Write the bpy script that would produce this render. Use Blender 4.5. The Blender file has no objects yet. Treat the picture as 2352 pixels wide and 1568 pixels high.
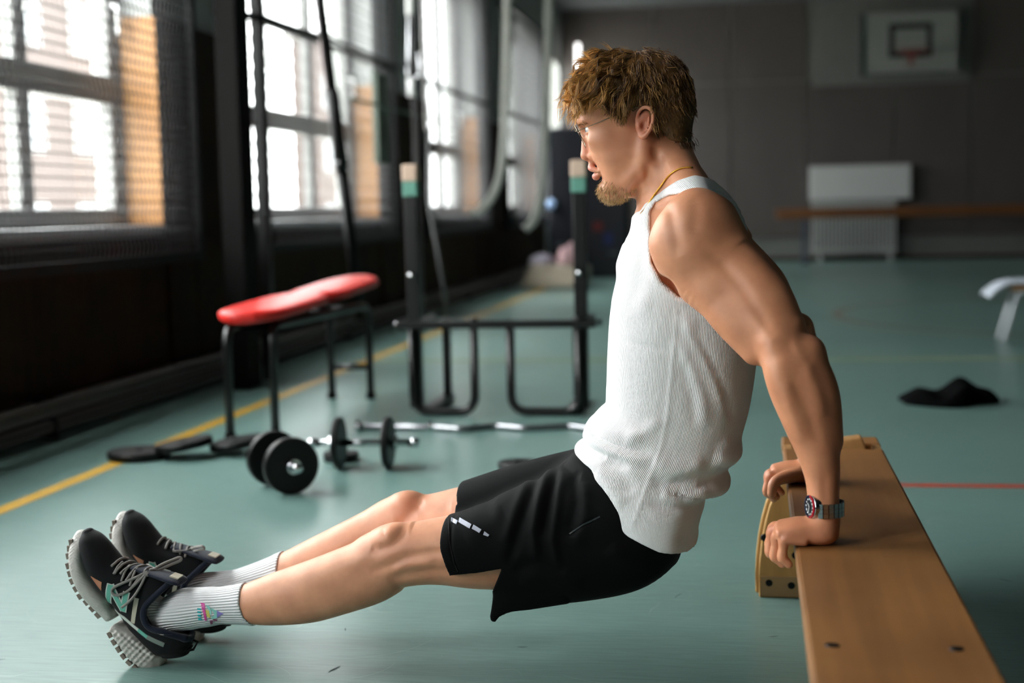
import bpy, bmesh, math, random
import numpy as np
from mathutils import Vector, Matrix
SC = bpy.context.scene
C = bpy.context.collection
# ------------------------------------------------------------------ camera
F_PX, CX, CY, CAM_H = 3267.0, 1176.0, 784.0, 0.90
YAW, PITCH, ROLL = 0.16869585, 0.09271794, 0.022
_f = Vector((-math.sin(YAW)*math.cos(PITCH), math.cos(YAW)*math.cos(PITCH), -math.sin(PITCH)))
_r0 = Vector((math.cos(YAW), math.sin(YAW), 0)); _u0 = _r0.cross(_f)
_r = _r0*math.cos(ROLL) - _u0*math.sin(ROLL); _u = _r0*math.sin(ROLL) + _u0*math.cos(ROLL)
cam_d = bpy.data.cameras.new('camera'); cam = bpy.data.objects.new('camera', cam_d); C.objects.link(cam)
M = Matrix((_r, _u, -_f)).transposed().to_4x4(); M.translation = (0, 0, CAM_H)
cam.matrix_world = M
cam_d.sensor_width = 36.0; cam_d.lens = 36.0*F_PX/2352.0
cam_d.clip_start = 0.05; cam_d.clip_end = 300
cam_d.dof.use_dof = True; cam_d.dof.focus_distance = 2.70; cam_d.dof.aperture_fstop = 2.2
SC.camera = cam
def ray(x, y): return _f + _r*((x-CX)/F_PX) + _u*((CY-y)/F_PX)
def atY(x, y, Y):
    d = ray(x, y); return Vector((0, 0, CAM_H)) + d*(Y/d.y)
def atZ(x, y, z):
    d = ray(x, y); return Vector((0, 0, CAM_H)) + d*((z-CAM_H)/d.z)
def atX(x, y, X):
    d = ray(x, y); return Vector((0, 0, CAM_H)) + d*(X/d.x)
# ------------------------------------------------------------------ world, light, exposure
w = bpy.data.worlds.new('overcast_sky'); SC.world = w; w.use_nodes = True
nt = w.node_tree; nt.nodes.clear()
wo = nt.nodes.new('ShaderNodeOutputWorld'); bg = nt.nodes.new('ShaderNodeBackground')
bg.inputs[0].default_value = (0.985, 0.99, 1.0, 1)
# CIE overcast sky: the zenith three times as bright as the horizon
_tc = nt.nodes.new('ShaderNodeTexCoord'); _sx = nt.nodes.new('ShaderNodeSeparateXYZ'); _mr = nt.nodes.new('ShaderNodeMapRange')
_mr.inputs[3].default_value = 10.5/3; _mr.inputs[4].default_value = 10.5
nt.links.new(_tc.outputs['Generated'], _sx.inputs[0]); nt.links.new(_sx.outputs[2], _mr.inputs[0]); nt.links.new(_mr.outputs[0], bg.inputs[1])
nt.links.new(bg.outputs[0], wo.inputs[0])
vs = SC.view_settings; vs.view_transform = 'Standard'; vs.look = 'None'; vs.gamma = 1.0; vs.use_curve_mapping = False
vs.exposure = 1.92
SC.cycles.max_bounces = 5; SC.cycles.diffuse_bounces = 3; SC.cycles.glossy_bounces = 2; SC.cycles.adaptive_threshold = .08; SC.cycles.transparent_max_bounces = 12
SC.cycles.sample_clamp_indirect = 6.0
WX = -2.95                       # face of the window wall
WIN = [(-1.70, 1.15), (2.10, 6.86), (8.00, 11.11), (12.85, 15.36), (17.25, 19.61)]
WZ0, WZ1 = 0.86, 3.25
def portal(y0, y1, z0, z1):
    l = bpy.data.lights.new('daylight_portal', 'AREA'); l.shape = 'RECTANGLE'
    l.size = y1-y0; l.size_y = z1-z0; l.cycles.is_portal = True
    o = bpy.data.objects.new('daylight_portal', l); C.objects.link(o)
    o.matrix_world = Matrix(((0, 0, -1, -3.32), (1, 0, 0, (y0+y1)/2), (0, -1, 0, (z0+z1)/2), (0, 0, 0, 1)))
for y0, y1 in WIN: portal(y0, y1, WZ0, WZ1)
portal(20.45, 22.5, 2.05, 3.2)
# ------------------------------------------------------------------ materials
def lin(c):
    return tuple(((v/255)/12.92 if v/255 <= .04045 else ((v/255+.055)/1.055)**2.4) for v in c)
MATS = {}
def mat(name, rgb, rough=.5, metal=0., srgb=True, var=0., vscale=(8, 8, 8), bump=0., bscale=60., spec=.5, sss=0., coat=0., trans=0., alpha=1.):
    """procedural principled material: base colour with a noise variation and a fine bump"""
    if name in MATS: return MATS[name]
    m = bpy.data.materials.new(name); m.use_nodes = True; nt = m.node_tree
    b = nt.nodes['Principled BSDF']; c = lin(rgb) if srgb else rgb
    b.inputs['Base Color'].default_value = (*c, 1); b.inputs['Roughness'].default_value = rough
    b.inputs['Metallic'].default_value = metal; b.inputs['Specular IOR Level'].default_value = spec
    b.inputs['Coat Weight'].default_value = coat; b.inputs['Coat Roughness'].default_value = .15
    b.inputs['Subsurface Weight'].default_value = sss; b.inputs['Subsurface Scale'].default_value = .01
    b.inputs['Transmission Weight'].default_value = trans; b.inputs['Alpha'].default_value = alpha
    tc = nt.nodes.new('ShaderNodeTexCoord')
    if var:
        mp = nt.nodes.new('ShaderNodeMapping'); mp.inputs['Scale'].default_value = vscale
        n = nt.nodes.new('ShaderNodeTexNoise'); n.inputs['Scale'].default_value = 1; n.inputs['Detail'].default_value = 5
        r = nt.nodes.new('ShaderNodeValToRGB'); k1, k2 = 1-var, 1+var
        r.color_ramp.elements[0].position = .3; r.color_ramp.elements[1].position = .7
        r.color_ramp.elements[0].color = (*[v*k1 for v in c], 1); r.color_ramp.elements[1].color = (*[min(v*k2, 1) for v in c], 1)
        nt.links.new(tc.outputs['Object'], mp.inputs[0]); nt.links.new(mp.outputs[0], n.inputs['Vector'])
        nt.links.new(n.outputs[0], r.inputs[0]); nt.links.new(r.outputs[0], b.inputs['Base Color'])
    if bump:
        n = nt.nodes.new('ShaderNodeTexNoise'); n.inputs['Scale'].default_value = bscale; n.inputs['Detail'].default_value = 3
        bp = nt.nodes.new('ShaderNodeBump'); bp.inputs['Strength'].default_value = bump; bp.inputs['Distance'].default_value = .002
        nt.links.new(tc.outputs['Object'], n.inputs['Vector']); nt.links.new(n.outputs[0], bp.inputs['Height']); nt.links.new(bp.outputs[0], b.inputs['Normal'])
    MATS[name] = m; return m
M_floor = None
def floor_material():
    m = bpy.data.materials.new('green_linoleum'); m.use_nodes = True; nt = m.node_tree; b = nt.nodes['Principled BSDF']
    L = nt.links.new; tc = nt.nodes.new('ShaderNodeTexCoord')
    def noise(scale, sc, det=5):
        mp = nt.nodes.new('ShaderNodeMapping'); mp.inputs['Scale'].default_value = scale
        n = nt.nodes.new('ShaderNodeTexNoise'); n.inputs['Scale'].default_value = sc; n.inputs['Detail'].default_value = det
        L(tc.outputs['Object'], mp.inputs[0]); L(mp.outputs[0], n.inputs['Vector']); return n
    n1 = noise((2.5, 26, 1), 4, 8); r1 = nt.nodes.new('ShaderNodeValToRGB')
    r1.color_ramp.elements[0].position = .25; r1.color_ramp.elements[1].position = .75
    r1.color_ramp.elements[0].color = (*lin((100, 132, 125)), 1); r1.color_ramp.elements[1].color = (*lin((124, 155, 148)), 1)
    L(n1.outputs[0], r1.inputs[0])
    n2 = noise((1, 1, 1), 1.3, 6); mx = nt.nodes.new('ShaderNodeMixRGB'); mx.blend_type = 'MULTIPLY'; mx.inputs[0].default_value = .35
    L(r1.outputs[0], mx.inputs[1]); L(n2.outputs[0], mx.inputs[2])
    # fine pale scuffs and scratches
    n3 = noise((1, 1, 1), 3.2, 1); n3.inputs['Distortion'].default_value = 1.2
    ma = nt.nodes.new('ShaderNodeMath'); ma.operation = 'SUBTRACT'; ma.inputs[1].default_value = .5; L(n3.outputs[0], ma.inputs[0])
    mb = nt.nodes.new('ShaderNodeMath'); mb.operation = 'ABSOLUTE'; L(ma.outputs[0], mb.inputs[0])
    r3 = nt.nodes.new('ShaderNodeValToRGB'); r3.color_ramp.elements[0].position = 0; r3.color_ramp.elements[1].position = .0035
    r3.color_ramp.elements[0].color = (.22, .22, .22, 1); r3.color_ramp.elements[1].color = (0, 0, 0, 1); L(mb.outputs[0], r3.inputs[0])
    n4 = noise((1, 1, 1), 2.1, 3); mm = nt.nodes.new('ShaderNodeMath'); mm.operation = 'MULTIPLY'
    r4 = nt.nodes.new('ShaderNodeValToRGB'); r4.color_ramp.elements[0].position = .52; r4.color_ramp.elements[1].position = .62; L(n4.outputs[0], r4.inputs[0])
    L(r3.outputs[0], mm.inputs[0]); L(r4.outputs[0], mm.inputs[1])
    mx2 = nt.nodes.new('ShaderNodeMixRGB'); mx2.inputs[2].default_value = (.55, .6, .55, 1); L(mm.outputs[0], mx2.inputs[0]); L(mx.outputs[0], mx2.inputs[1])
    L(mx2.outputs[0], b.inputs['Base Color'])
    b.inputs['Roughness'].default_value = .30; b.inputs['Specular IOR Level'].default_value = .5
    n6 = noise((3, 30, 1), 14, 4); bp = nt.nodes.new('ShaderNodeBump'); bp.inputs['Strength'].default_value = .06; bp.inputs['Distance'].default_value = .002
    L(n6.outputs[0], bp.inputs['Height']); L(bp.outputs[0], b.inputs['Normal'])
    return m
def wood_material(name, c1, c2, rough=.4, axis='Y', scale=1., coat=.0, bump=.1, spec=.5):
    if name in MATS: return MATS[name]
    m = bpy.data.materials.new(name); m.use_nodes = True; nt = m.node_tree; b = nt.nodes['Principled BSDF']; L = nt.links.new
    tc = nt.nodes.new('ShaderNodeTexCoord'); mp = nt.nodes.new('ShaderNodeMapping')
    s = [38*scale]*3; s['XYZ'.index(axis)] = 1.6*scale; mp.inputs['Scale'].default_value = s
    n = nt.nodes.new('ShaderNodeTexNoise'); n.inputs['Scale'].default_value = 1; n.inputs['Detail'].default_value = 7; n.inputs['Distortion'].default_value = .4
    n2 = nt.nodes.new('ShaderNodeTexNoise'); n2.inputs['Scale'].default_value = 3.5*scale; n2.inputs['Detail'].default_value = 4
    a = nt.nodes.new('ShaderNodeMixRGB'); a.inputs[0].default_value = .5
    r = nt.nodes.new('ShaderNodeValToRGB'); r.color_ramp.elements[0].position = .35; r.color_ramp.elements[1].position = .65
    r.color_ramp.elements[0].color = (*lin(c1), 1); r.color_ramp.elements[1].color = (*lin(c2), 1)
    L(tc.outputs['Object'], mp.inputs[0]); L(mp.outputs[0], n.inputs['Vector']); L(tc.outputs['Object'], n2.inputs['Vector'])
    L(n.outputs[0], a.inputs[1]); L(n2.outputs[0], a.inputs[2]); L(a.outputs[0], r.inputs[0]); L(r.outputs[0], b.inputs['Base Color'])
    b.inputs['Roughness'].default_value = rough; b.inputs['Specular IOR Level'].default_value = spec; b.inputs['Coat Weight'].default_value = coat; b.inputs['Coat Roughness'].default_value = .25
    bp = nt.nodes.new('ShaderNodeBump'); bp.inputs['Strength'].default_value = bump; bp.inputs['Distance'].default_value = .001
    L(n.outputs[0], bp.inputs['Height']); L(bp.outputs[0], b.inputs['Normal'])
    MATS[name] = m; return m
def glass_material():
    m = bpy.data.materials.new('window_glass'); m.use_nodes = True; nt = m.node_tree; nt.nodes.clear()
    o = nt.nodes.new('ShaderNodeOutputMaterial'); t = nt.nodes.new('ShaderNodeBsdfTransparent'); g = nt.nodes.new('ShaderNodeBsdfGlossy')
    g.inputs['Roughness'].default_value = .02; t.inputs[0].default_value = (.93, .95, .94, 1)
    mx = nt.nodes.new('ShaderNodeMixShader'); mx.inputs[0].default_value = .045
    nt.links.new(t.outputs[0], mx.inputs[1]); nt.links.new(g.outputs[0], mx.inputs[2]); nt.links.new(mx.outputs[0], o.inputs[0])
    return m
M_floor = floor_material(); M_glass = glass_material()
M_plaster = mat('white_plaster', (170, 172, 170), .85, var=.05, bump=.2, bscale=90)
M_ceil = mat('ceiling_paint', (92, 94, 96), .9, var=.04)
M_darkwood = wood_material('dark_wood_panel', (30, 18, 8), (54, 34, 16), .7, 'Z', .6, spec=.12)
M_reveal = wood_material('honey_wood_reveal', (150, 102, 54), (180, 130, 76), .5, 'Z', .6, spec=.3)
M_frame = mat('grey_window_paint', (122, 122, 120), .45)
M_sill = mat('pale_sill_stone', (150, 150, 152), .35, var=.05)
M_steel = mat('dark_painted_steel', (24, 24, 25), .55, var=.1, spec=.2)
M_wire = mat('galvanised_wire', (64, 64, 66), .5, .4)
M_back = mat('grey_brown_panel', (77, 70, 67), .6, var=.06, vscale=(2, 2, 1))
M_backlow = mat('grey_skirting_paint', (106, 106, 102), .6, var=.05)
M_rightwall = mat('dark_brown_wall', (38, 32, 28), .7, var=.1)
M_yellow = mat('yellow_line_paint', (196, 150, 22), .4, var=.08)
M_paleyellow = mat('worn_yellow_line_paint', (132, 148, 112), .4, var=.08)
M_red = mat('red_line_paint', (168, 66, 50), .4, var=.08)
M_faintred = mat('worn_red_line_paint', (124, 120, 108), .4, var=.08)
M_black = mat('black_powder_coat', (13, 13, 14), .32, var=.1)
M_rubber = mat('black_rubber', (12, 12, 13), .7, var=.1, bump=.1, spec=.15)
M_iron = mat('black_iron_plate', (7, 7, 8), .42, var=.15, bump=.15, bscale=120, spec=.3)
M_chrome = mat('chrome', (205, 205, 208), .13, 1.)
# ------------------------------------------------------------------ mesh helpers
def obj(name, bm, m, parent=None, smooth=False, bevel=0., label=None):
    me = bpy.data.meshes.new(name); bmesh.ops.recalc_face_normals(bm, faces=bm.faces[:]); bm.to_mesh(me); bm.free()
    if m: me.materials.append(m)
    if smooth: me.polygons.foreach_set('use_smooth', [True]*len(me.polygons))
    o = bpy.data.objects.new(name, me); C.objects.link(o)
    if parent: o.parent = parent
    if bevel:
        b = o.modifiers.new('bevel', 'BEVEL'); b.width = bevel; b.segments = 2; b.limit_method = 'ANGLE'
    if label: o['label'] = label
    return o
def empty(name, loc=(0, 0, 0)):
    o = bpy.data.objects.new(name, None); C.objects.link(o); o.location = loc; o.empty_display_size = .1; return o
def tag(o, label, cat=None, group=None, kind=None):
    if label: o['label'] = label
    if cat: o['category'] = cat
    if group: o['group'] = group
    if kind: o['kind'] = kind
    return o
def put(child, parent):
    """parent keeping the child's world coordinates (parent only translated)"""
    child.parent = parent; child.matrix_parent_inverse = Matrix.Translation(parent.location).inverted(); return child
def box(bm, x0, x1, y0, y1, z0, z1):
    v = [bm.verts.new(p) for p in ((x0, y0, z0), (x1, y0, z0), (x1, y1, z0), (x0, y1, z0), (x0, y0, z1), (x1, y0, z1), (x1, y1, z1), (x0, y1, z1))]
    for f in ((0, 3, 2, 1), (4, 5, 6, 7), (0, 1, 5, 4), (1, 2, 6, 5), (2, 3, 7, 6), (3, 0, 4, 7)): bm.faces.new([v[i] for i in f])
    return v
def boxes(*bs):
    bm = bmesh.new()
    for b in bs: box(bm, *b)
    return bm
def frame_of(t, up=Vector((0, 0, 1))):
    t = t.normalized()
    if abs(t.dot(up)) > .95: up = Vector((0, 1, 0))
    a = t.cross(up).normalized(); return a, a.cross(t).normalized()
def tube(bm, pts, r, n=12, caps=True, closed=False):
    pts = [Vector(p) for p in pts]; k = len(pts); rings = []
    rs = r if isinstance(r, (list, tuple)) else [r]*k
    up = None
    for i, p in enumerate(pts):
        t = (pts[(i+1) % k]-pts[i-1]) if closed else (pts[min(i+1, k-1)]-pts[max(i-1, 0)])
        t.normalize()
        if up is None: a, b = frame_of(t)
        else:
            a = (up - t*up.dot(t)).normalized(); b = t.cross(a)*-1; b = a.cross(t)*1
        up = a
        rings.append([bm.verts.new(p + (a*math.cos(2*math.pi*j/n) + b*math.sin(2*math.pi*j/n))*rs[i]) for j in range(n)])
    for i in range(k if closed else k-1):
        A, Bv = rings[i], rings[(i+1) % k]
        for j in range(n): bm.faces.new((A[j], A[(j+1) % n], Bv[(j+1) % n], Bv[j]))
    if caps and not closed:
        bm.faces.new(rings[0][::-1]); bm.faces.new(rings[-1])
def rounded(pts, rad, n=6):
    """polyline with its inner corners rounded"""
    pts = [Vector(p) for p in pts]; out = [pts[0]]
    for i in range(1, len(pts)-1):
        a, b, c = pts[i-1], pts[i], pts[i+1]; u = (a-b).normalized(); v = (c-b).normalized(); r = min(rad, (a-b).length*.49, (c-b).length*.49)
        for j in range(n+1):
            t = j/n; out.append((b+u*r)*(1-t)**2 + b*2*t*(1-t) + (b+v*r)*t*t)
    out.append(pts[-1]); return out
def lathe(bm, prof, n=32, mtx=None):
    """profile [(r, z)] turned about Z, then placed by mtx"""
    mtx = mtx or Matrix(); rings = []
    for r, z in prof:
        rings.append([bm.verts.new(mtx @ Vector((r*math.cos(2*math.pi*j/n), r*math.sin(2*math.pi*j/n), z))) for j in range(n)] if r > 1e-6 else [bm.verts.new(mtx @ Vector((0, 0, z)))])
    for A, Bv in zip(rings[:-1], rings[1:]):
        for j in range(n):
            q = [A[j % len(A)], A[(j+1) % len(A)], Bv[(j+1) % len(Bv)], Bv[j % len(Bv)]]; u = []
            for v in q:
                if v not in u: u.append(v)
            if len(u) > 2: bm.faces.new(u)
def axis_mtx(p, d):
    d = Vector(d).normalized(); a, b = frame_of(d); m = Matrix((a, b, d)).transposed().to_4x4()
    if m.determinant() < 0: m = Matrix((b, a, d)).transposed().to_4x4()
    m.translation = Vector(p); return m
def copy_obj(o, name=None, parent=None):
    c = o.copy(); C.objects.link(c); c.parent = parent; return c
def copy_tree(o, parent=None):
    c = copy_obj(o, parent=parent)
    for ch in o.children: copy_tree(ch, c)
    return c
# ------------------------------------------------------------------ the room
ROOM_X1, ROOM_Y0, ROOM_Y1, ROOM_Z = 9.0, -7.0, 22.55, 3.98
fl = tag(obj('floor', boxes((WX-.3, ROOM_X1, ROOM_Y0, ROOM_Y1, -.1, 0)), M_floor), 'green linoleum sports hall floor with court lines', kind='structure')
def line_strip(x0, x1, y0, y1, m, z=.0015):
    put(obj('court_line', boxes((x0, x1, y0, y1, .0, z)), m), fl)
line_strip(-2.345, -2.285, -6, 20, M_yellow)
line_strip(-2.285, 6, 8.29, 8.38, M_paleyellow)
line_strip(.36, 6, 4.575, 4.625, M_red)
bm = bmesh.new(); ring = []
for i in range(97):
    a = math.pi*2*i/96; ring.append([bm.verts.new((2.75+r*math.cos(a), 11.6+r*math.sin(a), .0016)) for r in (2.05, 2.13)])
for A, Bv in zip(ring[:-1], ring[1:]): bm.faces.new((A[0], A[1], Bv[1], Bv[0]))
put(obj('court_line', bm, M_faintred), fl)
bm = bmesh.new(); _rs = random.Random(5)
def scratch(bm, x, y, L, ang, bend, wd, z=.0007):
    pts = []
    for i in range(9):
        t = i/8; a = ang+bend*(t-.5); x += math.cos(a)*L/9; y += math.sin(a)*L/9; pts.append((x, y, a))
    rows = [[bm.verts.new((px+math.sin(a)*wd*s*math.sin(math.pi*(.1+.8*i/8)), py-math.cos(a)*wd*s*math.sin(math.pi*(.1+.8*i/8)), z)) for s in (-1, 1)] for i, (px, py, a) in enumerate(pts)]
    for A, B_ in zip(rows[:-1], rows[1:]): bm.faces.new((A[0], A[1], B_[1], B_[0]))
for _ in range(170): scratch(bm, _rs.uniform(-2.2, 1.2), _rs.uniform(2.0, 6.0), _rs.uniform(.05, .40), _rs.uniform(-.8, .8), _rs.uniform(-1.6, 1.6), _rs.uniform(.0003, .0009))
put(tag(obj('floor_scratches', bm, mat('pale_scratch', (150, 172, 162), .5)), 'fine pale scratches', kind='stuff'), fl)
bm = bmesh.new()
for _ in range(26): scratch(bm, _rs.uniform(-1.9, .6), _rs.uniform(2.1, 4.6), _rs.uniform(.02, .07), _rs.uniform(-1.5, 1.5), _rs.uniform(-.6, .6), _rs.uniform(.0008, .0022), .0009)
put(tag(obj('floor_scuffs', bm, mat('dark_scuff', (48, 66, 62), .6)), 'short dark scuff marks', kind='stuff'), fl)
tag(obj('ceiling', boxes((WX-.4, ROOM_X1+.3, ROOM_Y0-.3, ROOM_Y1+.6, ROOM_Z, ROOM_Z+.1)), M_ceil), 'grey painted hall ceiling', kind='structure')
wl_bm = bmesh.new(); edges = [ROOM_Y0]
for a, b in WIN: edges += [a, b]
edges += [ROOM_Y1+.1]
for i in range(0, len(edges)-1, 2):
    if edges[i] > 19:
        box(wl_bm, WX-.35, WX-.02, 19.61, 20.2, 0, ROOM_Z); box(wl_bm, WX-.08, WX-.02, 20.2, 20.45, 0, ROOM_Z); box(wl_bm, WX-.08, WX-.02, 22.5, 23.9, 0, ROOM_Z)
        box(wl_bm, WX-.08, WX-.02, 20.45, 22.5, 0, 2.05); box(wl_bm, WX-.08, WX-.02, 20.45, 22.5, 3.2, ROOM_Z)
    else: box(wl_bm, WX-.35, WX-.02, edges[i], edges[i+1], 0, ROOM_Z)
for a, b in WIN:
    box(wl_bm, WX-.35, WX-.02, a, b, 0, WZ0-.03); box(wl_bm, WX-.35, WX-.02, a, b, WZ1, ROOM_Z)
wall_left = tag(obj('wall_left', wl_bm, M_plaster), 'white plaster window wall with dark wood panelling below', kind='structure')
def panel(parent, m, x0, x1, y0, y1, z0, z1, bev=.004):
    return put(obj('panel', boxes((x0, x1, y0, y1, z0, z1)), m, bevel=bev), parent)
for i, (a, b) in enumerate(WIN):
    n = round((b-a)/.95)
    for k in range(n):
        y0 = a + (b-a)*k/n; y1 = a + (b-a)*(k+1)/n
        panel(wall_left, M_darkwood, WX-.02, WX, y0+.004, y1-.004, .14, .80)
    if b < 19:
        c = WIN[i+1][0]
        for k in range(3):
            y0 = b + (c-b)*k/3; y1 = b + (c-b)*(k+1)/3
            panel(wall_left, M_darkwood, WX-.02, WX+.012, y0+.004+(.03 if k == 0 else 0), y1-.004-(.03 if k == 2 else 0), .14, 1.90)
panel(wall_left, M_darkwood, WX-.02, WX, 19.66, 20.4, .14, 1.90)
tag(obj('baseboard_left', boxes((WX-.02, WX+.03, ROOM_Y0, ROOM_Y1, 0, .12)), M_darkwood), 'dark wooden baseboard along the window wall', kind='structure')
wb = tag(obj('wall_back', boxes((WX-.3, ROOM_X1+.1, ROOM_Y1+.03, ROOM_Y1+.3, 0, ROOM_Z)), M_backlow), 'far end wall of grey brown panels', kind='structure')
XS = [-2.95, -1.52, -.31, .846, 2.146, 3.276, 4.5, 5.7, 6.9, 8.0, 9.0]
for a, b in zip(XS[:-1], XS[1:]):
    panel(wb, M_back, a+.012, b-.012, ROOM_Y1, ROOM_Y1+.03, .36, 2.755)
    if not (.8 < (a+b)/2 < 3.28): panel(wb, M_back, a+.012, b-.012, ROOM_Y1, ROOM_Y1+.03, 2.775, ROOM_Z)
panel(wb, M_backlow, .915, 3.24, ROOM_Y1-.03, ROOM_Y1+.03, 2.67, ROOM_Z)
tag(obj('baseboard_back', boxes((WX, ROOM_X1, ROOM_Y1-.02, ROOM_Y1+.04, 0, .06)), M_darkwood), 'dark baseboard under the far wall', kind='structure')
tag(obj('wall_right', boxes((ROOM_X1, ROOM_X1+.2, ROOM_Y0, ROOM_Y1, 0, ROOM_Z)), M_rightwall), 'dark wall on the right of the hall', kind='structure')
tag(obj('wall_front', boxes((WX-.3, ROOM_X1, ROOM_Y0-.2, ROOM_Y0, 0, ROOM_Z)), M_rightwall), 'dark wall behind the viewer', kind='structure')
# ------------------------------------------------------------------ windows
M_handle = mat('white_handle_plastic', (225, 225, 225), .35)
FX0, FX1 = -3.21, -3.15
def window(n, a, b, z0, z1, detail=True, label=''):
    w = tag(empty('window_%d' % n, (WX, (a+b)/2, z0)), label, kind='structure')
    put(obj('frame', boxes((FX0-.02, FX1+.01, a, a+.06, z0, z1), (FX0-.02, FX1+.01, b-.06, b, z0, z1), (FX0-.02, FX1+.01, a+.06, b-.06, z0, z0+.05), (FX0-.02, FX1+.01, a+.06, b-.06, z1-.06, z1),
        (FX0-.02, FX1+.01, a+.06, b-.06, 1.50, 1.56)), M_frame), w)
    k = round((b-a)/.95); st = (b-a-.12)/k
    for i in range(k):
        y0, y1 = a+.06+st*i, a+.06+st*(i+1)
        for za, zb in ((z0+.05, 1.50), (1.56, z1-.06)):
            s = .055
            sash = put(obj('sash', boxes((FX0, FX1, y0+.003, y0+s, za, zb), (FX0, FX1, y1-s, y1-.003, za, zb), (FX0, FX1, y0+s, y1-s, za, za+.035), (FX0, FX1, y0+s, y1-s, zb-.035, zb)), M_frame, bevel=.004), w)
            p = obj('pane', boxes((FX0+.025, FX0+.031, y0+s, y1-s, za+.035, zb-.035)), M_glass); p.parent = sash
            if detail and zb > 2 and i != 1:
                bm = bmesh.new(); yy = y1-s/2
                tube(bm, rounded([(FX1, yy, 1.95), (FX1+.045, yy, 1.95), (FX1+.045, yy, 1.80)], .03), .011, 8)
                h = obj('handle', bm, M_handle, smooth=True); h.parent = sash
    put(obj('sill', boxes((FX1+.01, WX+.025, a+.021, b-.021, z0-.03, z0)), M_sill, bevel=.004), w)
    for y, s in ((a, 1), (b, -1)):
        put(obj('reveal_board', boxes((FX1+.012, WX+.004, min(y, y+s*.02), max(y, y+s*.02), z0, 1.90)), M_reveal), w)
    return w
names = ['tall window left of the viewer, beside the training man', 'tall window nearest in view, with honey wood side board', 'second tall window, behind the slanted pole', 'third tall window, behind the hanging straps', 'fourth tall window, farthest with wire guard']
for i, (a, b) in enumerate(WIN): window(i+1, a, b, WZ0, WZ1, i >= 1, names[i])
w7 = tag(empty('window_6', (WX, 21.9, 2.05)), 'short bright high window in the far left corner without guard', kind='structure')
put(obj('frame', boxes(*[(WX-.07, WX-.03, y, y+.05, 2.05, 3.2) for y in (20.45, 21.45, 22.45)], (WX-.07, WX-.03, 20.45, 22.5, 2.05, 2.1), (WX-.07, WX-.03, 20.45, 22.5, 3.14, 3.2)), M_frame), w7)
put(obj('pane', boxes((WX-.055, WX-.05, 20.5, 22.45, 2.1, 3.14)), M_glass), w7)
# wire mesh ball guards
def guard(a, b, label):
    y0, y1, z0, z1 = a-max(.24, .034*a+.03), b+.24, .67, 3.34; X = WX+.10
    g = tag(empty('window_guard', (X, (a+b)/2, z0)), label, 'guard', 'wire mesh guards in front of the hall windows')
    put(obj('guard_frame', boxes((X-.02, X+.02, y0, y0+.045, z0, z1), (X-.02, X+.02, y1-.045, y1, z0, z1), (X-.02, X+.02, y0+.045, y1-.045, z0, z0+.05), (X-.02, X+.02, y0+.045, y1-.045, z1-.05, z1), (X-.014, X+.02, y0+.045, y1-.045, 2.02, 2.05)), M_steel), g)
    for y in (y0+.01, y1-.04):
        for z in (z0+.01, 2.02, z1-.04): put(obj('bracket', boxes((WX-.02, X-.02, y, y+.03, z, z+.03)), M_steel), g)
    bm = bmesh.new(); wr = .0026
    n = int((z1-z0-.1)/.05)
    for i in range(1, n): z = z0+.05+(z1-z0-.1)*i/n; box(bm, X-wr, X+wr, y0+.04, y1-.04, z-wr, z+wr)
    n = int((y1-y0-.09)/.046)
    for i in range(1, n):
        y = y0+.045+(y1-y0-.09)*i/n; zz = z0+.04; k = 0; pts = []
        while zz < z1-.04: pts.append((X + (.004 if k % 2 else -.004), y+(.003 if k % 2 else -.003), zz)); zz += .05; k += 1
        tube(bm, pts, .0033, 4, caps=False)
    put(tag(obj('wire_mesh', bm, M_wire), 'crimped grey wire mesh', kind='stuff'), g)
gl = ['wire mesh guard over the nearest window on the left edge', 'wire mesh guard behind the slanted pole', 'wire mesh guard behind the hanging hook and strap', 'wire mesh guard farthest down the window wall']
guard(*WIN[0], 'wire mesh guard over the window left of the viewer')
for (a, b), l in zip(WIN[1:], gl): guard(a, b, l)
# heating pipe along the wall
bm = bmesh.new(); tube(bm, [(WX+.11, ROOM_Y0+.2, .13), (WX+.11, 20.3, .13)], .035, 12); tube(bm, [(WX+.09, ROOM_Y0+.2, .05), (WX+.09, 20.3, .05)], .025, 12)
hp = tag(obj('heating_pipe', bm, mat('dark_pipe_paint', (58, 56, 52), .5), smooth=True), 'twin dark heating pipes running low along the window wall', 'pipe')
for k in range(8):
    y = 3.2+2.2*k; o = obj('pipe_bracket', boxes((WX+.028, WX+.115, y, y+.03, .0, .165)), M_steel); o.parent = hp
# ------------------------------------------------------------------ the yard outside
M_brick = None
def brick_material():
    m = bpy.data.materials.new('red_brick'); m.use_nodes = True; nt = m.node_tree; b = nt.nodes['Principled BSDF']; L = nt.links.new
    tc = nt.nodes.new('ShaderNodeTexCoord'); mp = nt.nodes.new('ShaderNodeMapping'); mp.inputs['Rotation'].default_value = (math.pi/2, 0, math.pi/2); br = nt.nodes.new('ShaderNodeTexBrick')
    sx = nt.nodes.new('ShaderNodeSeparateXYZ'); cb = nt.nodes.new('ShaderNodeCombineXYZ'); L(tc.outputs['Object'], sx.inputs[0]); L(sx.outputs[1], cb.inputs[0]); L(sx.outputs[2], cb.inputs[1]); L(cb.outputs[0], br.inputs['Vector'])
    br.inputs['Color1'].default_value = (.044, .026, .022, 1); br.inputs['Color2'].default_value = (.056, .035, .030, 1); br.inputs['Mortar'].default_value = (.075, .066, .060, 1)
    br.inputs['Scale'].default_value = 1; br.inputs['Brick Width'].default_value = .25; br.inputs['Row Height'].default_value = .075; br.inputs['Mortar Size'].default_value = .012
    L(br.outputs[0], b.inputs['Base Color']); b.inputs['Roughness'].default_value = .9; return m
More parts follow.
